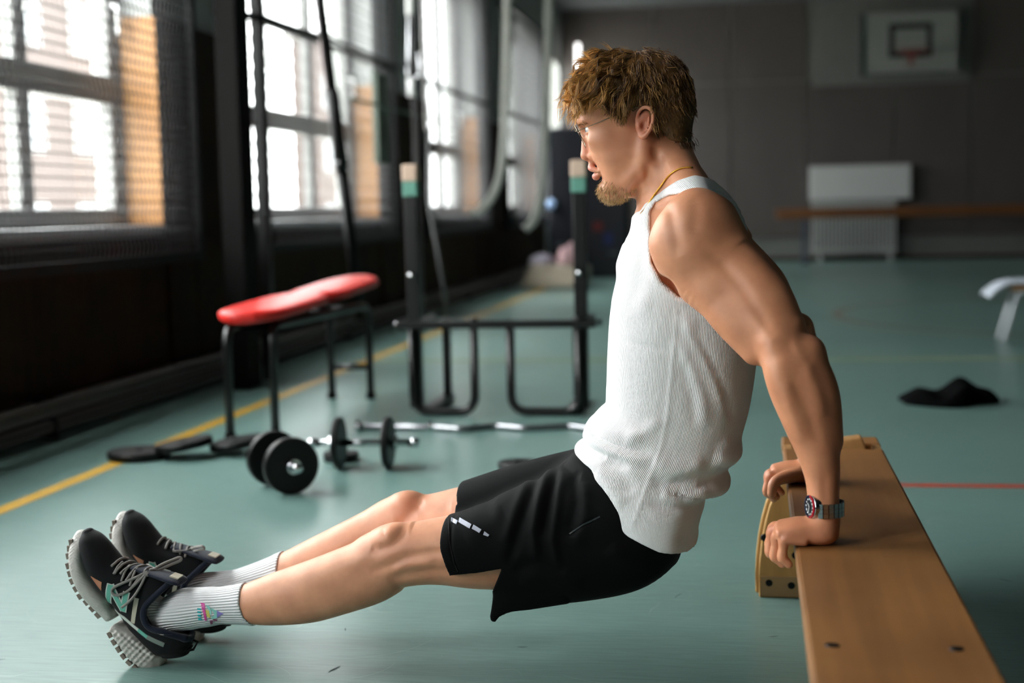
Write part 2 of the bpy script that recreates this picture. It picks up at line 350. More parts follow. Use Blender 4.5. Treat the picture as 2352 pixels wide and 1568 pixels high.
M_brick = brick_material(); M_white = mat('pale_grey_trim_paint', (120, 120, 120), .6)
tag(obj('yard_ground', boxes((-90, WX-.36, -60, 120, -1.2, -1.0)), mat('pale_paving', (170, 168, 162), .9, var=.1)), 'pale paved yard outside the windows', kind='structure')
def house(y0, y1, x, h, label, dp=6., wins=True):
    e = tag(empty('brick_building', (x, (y0+y1)/2, -1)), label, 'building')
    put(obj('facade', boxes((x-dp, x, y0, y1, -1, h)), M_brick), e)
    put(obj('roof', boxes((x-dp-.3, x+.3, y0-.2, y1+.2, h, h+.3)), mat('roof_sheet', (120, 118, 116), .8)), e)
    y = y0+.9
    while y < y1-1.6:
        z = -.2
        while z < h-2:
            wn = put(obj('window', boxes((x, x+.05, y, y+1.25, z, z+1.6)), M_white), e)
            p = obj('pane', boxes(*[(x+.05, x+.06, y+.1+.55*i, y+.55+.55*i, z+.12, z+1.48) for i in (0, 1)]), mat('outdoor_pane', (96, 100, 104), .25)); p.parent = wn
            z += 3.0
        y += 3.1
house(30.0, 43.4, -20, 14, 'wide red brick building across the yard, seen through the nearest window')
house(64.6, 69, -20, 9, 'narrow red brick building farther down the yard', 1.2)
# ================================================================== things in the hall
M_beech = wood_material('honey_beech', (112, 72, 34), (140, 94, 48), .5, 'Y', 1., coat=.05)
M_beech_edge = wood_material('pale_beech_edge', (150, 108, 62), (176, 130, 80), .45, 'Y', 1., coat=.08)
M_foot = wood_material('pale_plywood_foot', (168, 124, 66), (196, 152, 90), .45, 'Z', 1.4, coat=.1)
M_navy = mat('navy_mat_vinyl', (8, 12, 26), .5, var=.1)
# ---- long gymnastics bench under the man's hands
BX0, BX1, BZ = .069, .306, .31
bench = tag(empty('gymnastics_bench', ((BX0+BX1)/2, 2.4, 0)), 'long honey wood gymnastics bench under the man\'s hands', 'bench')
bm = boxes((BX0, BX1, .15, 3.46, BZ-.032, BZ)); put(obj('seat_board', bm, M_beech, bench, bevel=.007), bench)
put(obj('end_board', boxes((BX0, BX1, 3.535, 3.645, BZ-.032, BZ)), M_beech, bevel=.006), bench)
put(obj('rail_beam', boxes(((BX0+BX1)/2-.02, (BX0+BX1)/2+.02, .3, 3.5, .13, BZ-.033)), M_beech), bench)
for x0, x1 in ((BX0+.004, BX0+.022), (BX1-.022, BX1-.004)):
    put(obj('side_rail', boxes((x0, x1, 3.46, 3.535, BZ-.032, BZ-.002)), M_beech_edge), bench)
bm = bmesh.new()   # wedge shaped hook block in the slot at the far end
v = [bm.verts.new(p) for p in ((BX0+.03, 3.465, BZ-.028), (BX1-.03, 3.465, BZ-.028), (BX1-.03, 3.53, BZ-.028), (BX0+.03, 3.53, BZ-.028), (BX0+.05, 3.475, BZ+.004), (BX1-.05, 3.475, BZ+.026), (BX1-.05, 3.525, BZ+.026), (BX0+.05, 3.525, BZ+.006))]
for f in ((0, 3, 2, 1), (4, 5, 6, 7), (0, 1, 5, 4), (1, 2, 6, 5), (2, 3, 7, 6), (3, 0, 4, 7)): bm.faces.new([v[i] for i in f])
put(obj('hook_block', bm, M_beech_edge, bevel=.004), bench)
def foot_profile():
    pts = [(.0, 0), (.0, .045)]
    for i in range(9):
        t = i/8; pts.append((.0 + .075*(1-math.cos(t*math.pi/2))**.9, .045 + .235*math.sin(t*math.pi/2)))
    return pts
for fy in (.40, 1.45, 3.28):
    cx = (BX0+BX1)/2
    for k, dy in enumerate((-.034, .006)):
        L_ = [(cx-.178-.008*k + a, z) for a, z in foot_profile()]; R_ = [(2*cx-x, z) for x, z in L_][::-1]
        bm = bmesh.new(); lo = [bm.verts.new((x, fy+dy, z)) for x, z in L_+R_]; hi = [bm.verts.new((x, fy+dy+.028, z)) for x, z in L_+R_]
        bm.faces.new(lo); bm.faces.new(hi[::-1]); n = len(lo)
        for i in range(n): bm.faces.new((lo[i], hi[i], hi[(i+1) % n], lo[(i+1) % n]))
        put(obj('foot_board', bm, M_foot, bevel=.003), bench)
    for bx, bz in ((cx-.155, .035), (cx-.105, .03), (cx-.095, .10), (cx-.165, .14)):
        bm = bmesh.new(); lathe(bm, [(0, .004), (.008, .003), (.009, 0)], 12, axis_mtx((bx, fy-.034, bz), (0, -1, 0))); put(obj('foot_screw', bm, M_iron), bench)
    if fy > .7:
        put(obj('worn_edge_strip', boxes((cx-.175, cx-.07, fy-.0365, fy-.0335, .004, .05)), mat('bare_pale_wood', (160, 128, 88), .6, var=.1)), bench)
for px, py in ((1915, 1502), (2205, 1507)):
    p = atZ(px, py, BZ); bm = bmesh.new(); lathe(bm, [(0, .0016), (.009, .0012), (.010, 0)], 16, Matrix.Translation((p.x, 1.9, BZ))); put(obj('bolt_head', bm, M_iron), bench)
# ---- red padded weight bench
wbn = tag(empty('weight_bench', (-1.95, 6.0, 0)), 'black framed weight bench with red upholstered pads', 'bench')
M_redpad = mat('red_vinyl_pad', (214, 44, 38), .38, var=.05)
def pad(y0, y1, x, wd, z0, z1, th=.055):
    bm = bmesh.new(); n = 14; rows = []
    for j in range(n+1):
        t = j/n; y = y0+(y1-y0)*t; z = z0+(z1-z0)*t; w_ = wd*(1-.25*abs(2*t-1)**4); w_ *= min(1, (1-abs(2*t-1)**8))**.5 if 0 < j < n else .55
        rows.append([bm.verts.new((x+(y-6)*.05 + w_/2*math.copysign(abs(math.cos(a))**.55, math.cos(a)), y, z+th/2+th/2*math.copysign(abs(math.sin(a))**.7, math.sin(a)))) for a in [2*math.pi*i/24 for i in range(24)]])
    for A, Bv in zip(rows[:-1], rows[1:]):
        for i in range(24): bm.faces.new((A[i], A[(i+1) % 24], Bv[(i+1) % 24], Bv[i]))
    bm.faces.new(rows[0]); bm.faces.new(rows[-1][::-1]); return bm
put(obj('seat_pad', pad(5.36, 6.13, -1.975, .30, .468, .50), M_redpad, smooth=True), wbn)
put(obj('back_pad', pad(6.14, 6.92, -1.985, .28, .492, .535), M_redpad, smooth=True), wbn)
put(obj('support_board', boxes((-2.06, -1.90, 5.50, 6.75, .425, .445)), M_rubber), wbn)
legs = [((-2.069, 5.376), (-2.026, 6.638)), ((-1.905, 5.45), (-1.831, 6.638))]
for (a, b) in legs:
    bm = bmesh.new(); tube(bm, rounded([(a[0], a[1], 0), (a[0], a[1], .455), (b[0], b[1], .455), (b[0], b[1], 0)], .08), .0185, 14); put(obj('leg_frame', bm, M_black, smooth=True), wbn)
    for q in (a, b):
        bm = bmesh.new(); lathe(bm, [(0, 0), (.023, 0), (.023, .03), (.019, .032)], 14, Matrix.Translation((q[0], q[1], .0))); put(obj('rubber_foot', bm, M_rubber, smooth=False), wbn)
for y, z, xa, xb in ((6.638, .155, -2.026, -1.831), (6.3, .452, -2.04, -1.85), (5.62, .452, -2.06, -1.9)):
    bm = bmesh.new(); tube(bm, [(xa, y, z), (xb, y, z)], .015, 10); put(obj('cross_bar', bm, M_black, smooth=True), wbn)
# ---- squat rack
rk = tag(empty('squat_rack', (-1.1, 6.1, 0)), 'black tubular squat rack with two uprights and U shaped feet', 'rack')
RY = 6.08
for xa, xb in ((-1.483, -1.205), (-1.044, -.743)):
    bm = bmesh.new(); tube(bm, rounded([(xa, RY, .42), (xa, RY, .019), (xb, RY, .019), (xb, RY, .43)], .075), .0195, 14); put(obj('foot_loop', bm, M_black, smooth=True), rk)
bm = boxes((-1.55, -.665, RY-.02, RY+.02, .385, .42)); put(obj('cross_bar', bm, M_black, bevel=.004), rk)
M_beige = mat('beige_plastic', (196, 170, 150), .5); M_teal = mat('teal_plastic', (92, 146, 130), .5)
for x, s in ((-1.478, 1), (-.735, -1)):
    put(obj('upright', boxes((x-.028, x+.028, RY+.02, RY+.07, .03, .965)), M_black, bevel=.004), rk)
    put(obj('rear_post', boxes((x+s*.065-.018, x+s*.065+.018, RY+.38, RY+.415, .03, .40)), M_black, bevel=.004), rk)
    put(obj('base_bar', boxes((x+s*.02, x+s*.075, RY+.02, RY+.50, 0, .035)), M_black, bevel=.004), rk)
    put(obj('side_bar', boxes((x-.02, x+.02, RY+.07, RY+.415, .385, .415)), M_black, bevel=.004), rk)
    put(obj('upright_sleeve', boxes((x-.032, x+.032, RY+.016, RY+.074, .965, 1.03)), M_teal, bevel=.005), rk)
    bm = boxes((x-.034, x+.034, RY+.014, RY+.076, 1.03, 1.105)); put(obj('bar_rest', bm, M_beige, bevel=.008), rk)
    bm = bmesh.new(); tube(bm, [(x-s*.03, RY+.045, .40), (x-s*.09, RY+.045, .40)], .016, 12); put(obj('locking_pin', bm, M_chrome, smooth=True), rk)
    bm = bmesh.new(); tube(bm, [(x, RY+.02, .62), (x, RY-.012, .62)], .012, 12); put(obj('bolt', bm, M_chrome, smooth=True), rk)
# ---- curl bar, dumbbells and plates
bm = bmesh.new(); yb = 5.66
tube(bm, rounded([(-1.62, yb, .014), (-1.30, yb, .014), (-1.17, yb-.05, .014), (-1.05, yb+.045, .014), (-.92, yb-.02, .014), (-.74, yb+.045, .014), (-.62, yb-.05, .014), (-.50, yb, .014), (-.18, yb, .014)], .03), .0135, 12)
cb = tag(obj('curl_bar', bm, mat('dull_chrome', (150, 150, 154), .3, 1.), smooth=True), 'zigzag chrome curl bar lying on the floor before the rack', 'barbell')
for xa, xb in ((-1.63, -1.61), (-1.32, -1.30), (-.50, -.48), (-.19, -.17)):
    bm = bmesh.new(); lathe(bm, [(0, 0), (.0195, 0), (.0195, xb-xa), (0, xb-xa)], 16, axis_mtx((xa, yb, .0195), (1, 0, 0))); o = obj('collar', bm, M_chrome); o.parent = cb
def disc_bm(r, th, mtx, hole=.014):
    bm = bmesh.new(); lathe(bm, [(hole, -th/2), (r*.90, -th/2), (r*.91, -th*.46), (r*.93, -th*.46), (r*.94, -th/2), (r*.97, -th/2), (r, -th*.32), (r, th*.32), (r*.97, th/2), (r*.94, th/2), (r*.93, th*.46), (r*.91, th*.46), (r*.90, th/2), (hole, th/2), (hole, -th/2)], 40, mtx); return bm
def dumbbell(c, ax, seps, r, th, half, label, n_discs):
    ax = Vector(ax).normalized(); c = Vector(c); e = tag(empty('dumbbell', (c.x, c.y, 0)), label, 'dumbbell', 'loaded dumbbells on the green floor')
    for s in seps:
        put(obj('weight_disc', disc_bm(r, th, axis_mtx(c+ax*s, ax)), M_iron, smooth=False), e)
    bm = bmesh.new(); tube(bm, [c-ax*half, c+ax*half], .0125, 14); put(obj('bar', bm, M_chrome, smooth=True), e)
    for s in (-half, half):
        bm = bmesh.new(); d = ax*(1 if s > 0 else -1); lathe(bm, [(0, .004), (.012, .003), (.0165, 0), (.0165, -.03), (0, -.03)], 18, axis_mtx(c+ax*s, d)); put(obj('end_cap', bm, M_chrome, smooth=True), e)
    for s in seps:
        bm = bmesh.new(); q = s + (.026 if s > 0 else -.026); lathe(bm, [(0, -.008), (.024, -.008), (.026, 0), (.024, .008), (0, .008)], 18, axis_mtx(c+ax*q, ax)); put(obj('spin_lock', bm, M_chrome), e)
dumbbell((-1.525, 4.415, .0925), (-.62, .80, 0), (-.085, .085), .0925, .03, .155, 'dumbbell with two black discs facing the viewer', 2)
dumbbell((-1.3585, 4.806, .0915), (1, .06, 0), (-.0885, .0885), .0915, .022, .195, 'chrome dumbbell with two thin discs seen edge on', 2)
def floor_plate(x, y, z, r, th, tilt, label, grp='loose weight plates lying on the floor'):
    m = Matrix.Translation((x, y, z)) @ Matrix.Rotation(tilt[0], 4, 'X') @ Matrix.Rotation(tilt[1], 4, 'Y')
    tag(obj('weight_plate', disc_bm(r, th, m, .016), M_iron), label, 'weight plate', grp)
floor_plate(-2.275, 4.97, .0165, .118, .03, (0, 0), 'weight plate lying on the yellow line, leftmost of the row')
floor_plate(-2.105, 4.99, .050, .108, .028, (.02, -.15), 'weight plate resting tilted on the leftmost plate')
floor_plate(-1.93, 5.08, .042, .105, .028, (.03, -.15), 'weight plate tilted beside the weight bench leg')
floor_plate(-1.80, 5.06, .0125, .075, .024, (0, 0), 'small weight plate just behind the facing dumbbell discs')
floor_plate(-1.485, 4.955, .0155, .065, .03, (0, 0), 'small plate between the two dumbbells')
floor_plate(-.805, 4.82, .013, .075, .025, (0, 0), 'small weight plate behind the man\'s thigh')
# ---- black garment heap
def heap(name, fx, fy, fh, c, rx, ry, seed, m, label, cat, n=40):
    rnd = random.Random(seed); ph = [(rnd.uniform(2, 9), rnd.uniform(0, 6.28), rnd.uniform(2, 9), rnd.uniform(0, 6.28)) for _ in range(5)]
    bm = bmesh.new(); rows = []
    for j in range(11):
        t = j/10; row = []
        for i in range(n):
            a = 2*math.pi*i/n; rr = math.sin(t*math.pi/2) if t > 0 else 0
            wob = 1+.12*math.sin(3*a+ph[0][1])+.07*math.sin(5*a+ph[1][1])
            x, y = rx*rr*wob*math.cos(a), ry*rr*wob*math.sin(a)
            h = fh(x/rx, y/ry)*max(0, 1-t**3)
            h += .10*fh(0, 0)*sum(math.sin(p[0]*x/rx+p[1])*math.sin(p[2]*y/ry+p[3]) for p in ph)*(1-t**2)
            row.append(bm.verts.new((c[0]+x, c[1]+y, c[2]+max(.002, h) if t < 1 else c[2]+.001)))
        rows.append(row)
    for A, Bv in zip(rows[:-1], rows[1:]):
        for i in range(n): bm.faces.new((A[i], Bv[i], Bv[(i+1) % n], A[(i+1) % n]))
    bm.faces.new(rows[-1]); bmesh.ops.remove_doubles(bm, verts=bm.verts[:], dist=.0004)
    return tag(obj(name, bm, m, smooth=True), label, cat)
gc = Vector((.845, 6.52, 0))
heap('garment', 0, 0, lambda u, v: .055+.055*math.exp(-((u-.42)/.28)**2)+.012*math.sin(9*u), gc, .21, .17, 4, mat('black_cloth', (4, 4, 5), .95, var=.2, bump=.4, spec=.05), 'crumpled black garment lying on the floor', 'garment')
# ---- stool with towel at the right edge
st = tag(empty('stool', (1.78, 9.4, 0)), 'low wooden stool on white tubular legs at the right edge', 'stool')
M_whitemetal = mat('white_tube_paint', (205, 208, 214), .35)
put(obj('seat', boxes((1.60, 2.02, 9.26, 9.56, .325, .352)), M_beech_edge, bevel=.008), st)
for sx, sy in ((1.64, 9.3), (1.64, 9.52), (1.98, 9.3), (1.98, 9.52)):
    s = -1 if sx < 1.8 else 1; bm = bmesh.new(); tube(bm, rounded([(sx+.05*-s, sy, .315), (sx, sy, .31), (sx+s*.03, sy, .2), (sx+s*.085, sy, .006)], .1), .0125, 10); put(obj('leg', bm, M_whitemetal, smooth=True), st)
bm = bmesh.new(); rows = []
prof = [(1.46, .30), (1.475, .315), (1.51, .345), (1.55, .372), (1.60, .384), (1.68, .386), (1.78, .380), (1.90, .376), (1.99, .366)]
for k, y in enumerate(np.linspace(9.24, 9.55, 9)): rows.append([(x+.012*math.sin(k*1.3), y, z+.008*math.sin(k*1.9+x*9)) for x, z in prof])
top = [[bm.verts.new(p) for p in r] for r in rows]; bot = [[bm.verts.new((p[0]+.004, p[1], p[2]-.018)) for p in r] for r in rows]
for G, fl_ in ((top, 1), (bot, 0)):
    for i in range(8):
        for j in range(8): bm.faces.new((G[i][j], G[i][j+1], G[i+1][j+1], G[i+1][j]))
for i in range(8):
    bm.faces.new((top[i][0], top[i+1][0], bot[i+1][0], bot[i][0])); bm.faces.new((top[i][8], top[i+1][8], bot[i+1][8], bot[i][8]))
    bm.faces.new((top[0][i], top[0][i+1], bot[0][i+1], bot[0][i])); bm.faces.new((top[8][i], top[8][i+1], bot[8][i+1], bot[8][i]))
tag(obj('towel', bm, mat('white_towel', (206, 212, 224), .95, bump=.6, bscale=200), smooth=True), 'white towel draped over the low stool', 'towel')
# ---- far wall: radiator, balance beam, basketball board
rad = tag(empty('radiator', (1.5, (ROOM_Y1-.036)-.1, 0)), 'white ribbed radiator under a white cover on the far wall', 'radiator')
M_rad = mat('radiator_enamel', (176, 176, 174), .45)
put(obj('cover_box', boxes((.87, 2.37, (ROOM_Y1-.036)-.14, (ROOM_Y1-.036), .93, 1.45)), mat('white_cover_board', (196, 196, 194), .55), bevel=.01), rad)
for i in range(22):
    x = .90+i*.058; put(obj('rib', boxes((x, x+.034, (ROOM_Y1-.036)-.13, (ROOM_Y1-.036)-.03, .10, .92)), M_rad, bevel=.006), rad)
for z in (.14, .85): put(obj('header_pipe', boxes((.89, 2.18, (ROOM_Y1-.036)-.10, (ROOM_Y1-.036)-.05, z, z+.05)), M_rad), rad)
put(obj('rib_shade_panel', boxes((.89, 2.19, (ROOM_Y1-.036)-.028, (ROOM_Y1-.036)-.012, .10, .925)), mat('painted_rib_shade', (40, 40, 40), .8)), rad)  # dark sheet added behind the ribs to paint the shade between them
for x in (1.0, 2.05): put(obj('wall_foot', boxes((x, x+.05, (ROOM_Y1-.036)-.12, (ROOM_Y1-.036)-.04, 0, .10)), M_rad), rad)
bb = tag(empty('balance_beam', (2.4, 21.7, 0)), 'brown balance beam on metal legs in front of the radiator', 'beam')
put(obj('beam', boxes((.345, 4.9, 21.64, 21.76, .665, .81)), wood_material('brown_beam_wood', (92, 54, 24), (118, 74, 36), .4, 'X', .6), bevel=.02), bb)
M_legpaint = mat('blue_grey_leg_paint', (66, 72, 84), .4)
for x in (.76, 4.4):
    put(obj('leg', boxes((x-.035, x+.035, 21.65, 21.75, .05, .664)), M_legpaint, bevel=.006), bb)
    put(obj('base_bar', boxes((x-.05, x+.05, 21.3, 22.1, 0, .05)), M_legpaint, bevel=.006), bb)
hoop = tag(empty('basketball_board', (2.35, ROOM_Y1-.3, 2.78)), 'white basketball backboard with black rectangle and red hoop', 'backboard')
BY = ROOM_Y1-.30
put(obj('board', boxes((1.69, 3.02, BY, BY+.03, 2.80, 3.70)), mat('backboard_white', (140, 142, 138), .5), bevel=.004), hoop)
M_mark = mat('black_board_paint', (20, 20, 20), .5)
put(obj('target_rectangle', boxes((2.03, 2.11, BY-.004, BY, 3.03, 3.53), (2.58, 2.66, BY-.004, BY, 3.03, 3.53), (2.11, 2.58, BY-.004, BY, 3.45, 3.53), (2.11, 2.58, BY-.004, BY, 3.03, 3.11)), M_mark), hoop)
put(obj('side_padding', boxes((1.62, 1.69, BY-.02, BY+.05, 2.77, 3.70)), mat('dark_green_padding', (22, 46, 40), .6), bevel=.008), hoop)
put(obj('bottom_padding', boxes((1.69, 2.92, BY-.015, BY+.045, 2.765, 2.80)), mat('grey_padding', (70, 74, 72), .6), bevel=.008), hoop)
put(obj('wall_arm', boxes((2.1, 2.16, BY+.03, ROOM_Y1-.031, 2.95, 3.01), (2.54, 2.60, BY+.03, ROOM_Y1-.031, 2.95, 3.01), (2.1, 2.16, BY+.03, ROOM_Y1-.031, 3.5, 3.56), (2.54, 2.60, BY+.03, ROOM_Y1-.031, 3.5, 3.56)), M_steel), hoop)
bm = bmesh.new(); hc = Vector((2.35, BY-.36, 3.08)); tube(bm, [hc+Vector((.225*math.cos(a), .225*math.sin(a), 0)) for a in [2*math.pi*i/32 for i in range(32)]], .012, 8, closed=True)
M_hoop = mat('red_hoop_paint', (120, 40, 28), .4); put(obj('hoop_ring', bm, M_hoop, smooth=True), hoop)
put(obj('hoop_bracket', boxes((2.27, 2.43, BY-.145, BY-.0045, 3.03, 3.10), (2.32, 2.38, BY-.03, BY-.0045, 2.90, 3.03)), M_hoop), hoop)
# ---- navy crash mat standing on edge, folded mat with clothes
cm = tag(empty('crash_mat', (-2.1, 18.2, 0)), 'tall navy crash mat standing upright by the far left corner', 'mat')
put(obj('mat_body', boxes((-2.575, -1.55, 18.0, 18.45, 0, 1.915)), M_navy, bevel=.04), cm)
put(obj('mat_lid', boxes((-2.57, -1.555, 18.45, 18.62, 0, 1.86)), M_navy, bevel=.03), cm)
put(obj('red_patch', boxes((-1.99, -1.87, 17.995, 18.0, .60, .72)), mat('red_patch_vinyl', (96, 18, 14), .5)), cm)
put(obj('blue_patch', boxes((-1.86, -1.74, 17.995, 18.0, .42, .58)), mat('blue_patch_vinyl', (10, 30, 84), .5)), cm)
put(obj('handle', boxes((-2.50, -2.36, 17.985, 18.0, .42, .46), (-1.80, -1.66, 17.985, 18.0, .30, .34)), mat('grey_webbing', (80, 84, 90), .8)), cm)
bm = bmesh.new(); lathe(bm, [(0, .03), (.05, .028), (.065, .012), (.065, -.012), (.05, -.028), (0, -.03)], 24, axis_mtx((-2.51, 17.975, .95), (0, -1, .1)))
put(obj('hanging_bottle', bm, mat('pale_blue_plastic', (150, 180, 220), .3), smooth=True), cm)['label'] = 'pale blue roundish bottle hanging at the mat'  # hanging bottle, made as a disc fixed to the mat face
bd = tag(empty('folded_mat', (-2.2, 16.0, 0)), 'beige folded mat lying sloped on the floor before the crash mat', 'mat')
for k in range(3):
    bm = bmesh.new(); z = .02+.085*k; x0, x1 = -2.56+.05*k, -1.86
    v = box(bm, x0, x1, 15.7+.03*k, 16.5, z, z+.08)
    for q in v:
        if q.co.x > -2: q.co.z -= .02*k
    put(obj('mat_layer', bm, mat('beige_mat_vinyl', (176, 164, 146), .6, var=.06), bevel=.015), bd)
heap('clothes_heap', 0, 0, lambda u, v: .16+.06*math.exp(-((u-.2)/.4)**2), Vector((-2.06, 16.05, .272)), .13, .16, 9, mat('pink_white_cloth', (206, 168, 172), .9, var=.35, vscale=(9, 9, 9)), 'pale pink and white clothes piled on the beige mat', 'clothes')
heap('towel_heap', 0, 0, lambda u, v: .10, Vector((-2.37, 16.1, .272)), .13, .17, 12, mat('lilac_cloth', (188, 180, 196), .9, var=.2, vscale=(9, 9, 9)), 'lilac grey towel crumpled on the beige mat', 'towel')
# ---- climbing apparatus in front of the windows
ap = tag(empty('apparatus_post', (-2.6, 7.2, 0)), 'dark steel apparatus posts standing before the second window', 'post')
p0 = atX(540, 300, -2.62); p1 = atX(600, 300, -2.60)
put(obj('thick_post', boxes((-2.68, -2.56, p0.y-.09, p0.y+.10, 0, 3.97)), mat('near_black_paint', (12, 11, 10), .7, spec=.1), bevel=.01), ap)
put(obj('thin_post', boxes((-2.63, -2.57, p1.y-.035, p1.y+.035, 0, 3.97)), M_black, bevel=.006), ap)
bm = bmesh.new(); tube(bm, [(-2.62, p0.y, 1.93), (-2.60, p1.y, 1.95), (-2.60, p1.y+.1, 1.95)], .018, 10); put(obj('linking_bar', bm, M_black, smooth=True), ap)
bm = bmesh.new(); tube(bm, [(-2.60, p1.y, 1.955), (-2.615, 9.0, 1.99), (-2.63, 11.6, 1.98)], .016, 10); put(obj('long_bar', bm, M_black, smooth=True), ap)
bm = bmesh.new(); tube(bm, [(-2.60, 9.2, 1.65), (-2.63, 12.0, 1.66)], .013, 8); put(obj('guide_cable', bm, mat('green_grey_cable', (70, 86, 74), .5), smooth=True), ap)
sp = tag(empty('slanted_pole', (-2.45, 8.6, 0)), 'dark steel pole leaning across the second window', 'pole')
def seg(px0, py0, px1, py1, Y0, Y1, r, m, name, e, n=12):
    bm = bmesh.new(); tube(bm, [atY(px0, py0, Y0), atY(px1, py1, Y1)], r, n); return put(obj(name, bm, m, smooth=True), e)
pf = atY(824, 735, 8.3)
seg(709, -200, 764, 222, 8.5, 8.4, .034, M_steel, 'upper_tube', sp)
seg(762, 208, 786, 392, 8.4, 8.36, .043, mat('grey_sleeve_paint', (44, 43, 44), .5, spec=.25), 'sliding_sleeve', sp)
seg(784, 380, 830, 735, 8.36, 8.3, .036, M_steel, 'lower_tube', sp)
seg(772, 381, 790, 381, 8.32, 8.32, .030, M_black, 'clamp_knob', sp)
seg(718, -60, 770, 350, 8.9, 8.8, .012, mat('pink_grey_rope', (170, 150, 152), .8), 'rope', sp)
lk = tag(empty('hanging_board', (-2.7, 11.3, 1.3)), 'grey green board hung beside the second window', 'board')
q0 = atX(856, 130, -2.72); q1 = atX(892, 378, -2.72)
put(obj('board', boxes((-2.745, -2.70, q0.y+.03, q1.y, q1.z, q0.z-.1)), mat('grey_green_board', (84, 94, 84), .6), bevel=.006), lk)
put(obj('hanger', boxes((-2.73, -2.715, (q0.y+q1.y)/2-.01, (q0.y+q1.y)/2+.01, q0.z-.11, 3.6), (-2.85, -2.70, (q0.y+q1.y)/2-.02, (q0.y+q1.y)/2+.02, 3.58, 3.62)), M_steel), lk)
ps = tag(empty('pulley_post', (-2.6, 11.0, 0)), 'thin dark post with chrome hook and pulley rods', 'post')
pa = atX(958, 400, -2.45)
put(obj('post', boxes((-2.47, -2.43, pa.y-.03, pa.y+.03, 0, 3.97)), M_black, bevel=.005), ps)
def rod(pts, r, m, name, e, Y):
    bm = bmesh.new(); tube(bm, rounded([atY(x, y, Y) for x, y in pts], .06), r, 10); return put(obj(name, bm, m, smooth=True), e)
Yp = pa.y-.09
rod([(942, -300), (942, 34)], .030, mat('white_rod_paint', (225, 225, 225), .4), 'white_rod', ps, Yp)
rod([(940, 36), (938, 150), (936, 180), (966, 178), (962, 122)], .010, M_chrome, 'chrome_hook', ps, Yp)
rod([(944, 182), (946, 222)], .032, mat('white_rod_paint', (225, 225, 225), .4), 'hook_weight', ps, Yp)
rod([(962, -200), (980, 300)], .014, mat('grey_cord', (150, 146, 146), .7), 'cord', ps, Yp)
rod([(985, 290), (985, 470), (1002, 560), (1030, 728)], .014, mat('grey_tube_paint', (90, 90, 90), .5), 'lower_tube', ps, Yp)
def strap(pts, wd, m, label, Y):
    bm = bmesh.new(); P = [atY(x, y, Y) for x, y in pts]; Q = []
    for i in range(len(P)-1):
        for k in range(6):
            t = k/6; a = P[max(i-1, 0)]; b, c = P[i], P[i+1]; d = P[min(i+2, len(P)-1)]
            Q.append(.5*((2*b)+(c-a)*t+(2*a-5*b+4*c-d)*t*t+(3*b-a-3*c+d)*t**3))
    Q.append(P[-1]); rows = []
    for i, p in enumerate(Q):
        t = (Q[min(i+1, len(Q)-1)]-Q[max(i-1, 0)]).normalized(); nrm = Vector((t.z, 0, -t.x)).normalized()
        s = Vector((0, .03, 0)); rows.append([bm.verts.new(p+nrm*wd*a+s*b) for a, b in ((-.5, -1), (.5, -1), (.5, 1), (-.5, 1))])
    for A, Bv in zip(rows[:-1], rows[1:]):
        for j in range(4): bm.faces.new((A[j], A[(j+1) % 4], Bv[(j+1) % 4], Bv[j]))
    bm.faces.new(rows[0]); bm.faces.new(rows[-1][::-1]); return tag(obj('climbing_rope', bm, m, smooth=True), label, 'rope', 'pale ropes slung in front of the windows')
M_strap = mat('pale_rope', (206, 206, 198), .8, var=.08)
strap([(1168, -200), (1162, 150), (1156, 330), (1147, 405), (1126, 458), (1098, 486), (1080, 490)], .065, M_strap, 'pale strap ending in a hook shape before the third window', 12.2)
strap([(1262, -100), (1256, 200), (1251, 330), (1244, 430), (1228, 500), (1206, 526)], .07, M_strap, 'pale strap hanging before the fourth window', 12.6)
gapM = bpy.data.materials.new('gap_glow'); gapM.use_nodes = True; gapM.node_tree.nodes['Principled BSDF'].inputs['Emission Color'].default_value = (1, .98, .95, 1); gapM.node_tree.nodes['Principled BSDF'].inputs['Emission Strength'].default_value = 1.0
lp = tag(empty('glow_gap', (-2.80, ROOM_Y1-.1, 3.1)), 'small glowing box for a bright vertical window gap in the far left corner', 'glow box')  # added glowing box, standing in for a bright gap to a window
pl_ = atY(1327, 100, ROOM_Y1-.08); pl2 = atY(1327, 158, ROOM_Y1-.08)
put(obj('glow_box', boxes((pl_.x-.03, pl_.x+.03, ROOM_Y1-.11, ROOM_Y1-.05, pl2.z, pl_.z)), gapM, bevel=.02), lp)
put(obj('bracket', boxes((pl_.x-.03, pl_.x+.03, ROOM_Y1-.049, ROOM_Y1-.001, pl2.z+.05, pl_.z-.05)), M_steel), lp)  # block joining the glowing box to the wall
# ================================================================== the person
VOX = 0.0024        # voxel of the body surface
FAST = True
V3 = lambda *a: np.array(a, float)
def PY(x, y, Y):
    v = atY(x, y, Y); return np.array((v.x, v.y, v.z))
def smin(a, b, k):
    if k <= 0: return np.minimum(a, b)
    h = np.clip(.5+.5*(b-a)/k, 0, 1); return b+(a-b)*h-k*h*(1-h)
def smax(a, b, k): return -smin(-a, -b, k)
def catmull(P, t):
    n = len(P); i = np.clip(np.floor(t).astype(int), 0, n-2); u = (t-i)[:, None]
    a = P[np.maximum(i-1, 0)]; b = P[i]; c = P[i+1]; d = P[np.minimum(i+2, n-1)]
    return .5*(2*b+(c-a)*u+(2*a-5*b+4*c-d)*u*u+(3*b-a-3*c+d)*u**3)
import threading
from concurrent.futures import ThreadPoolExecutor
_TL = threading.local()
dot3 = lambda a, b: np.einsum('ij,ij->i', a, b)
def bbox(P): return np.array([P[:, d].min() for d in range(3)]), np.array([P[:, d].max() for d in range(3)])
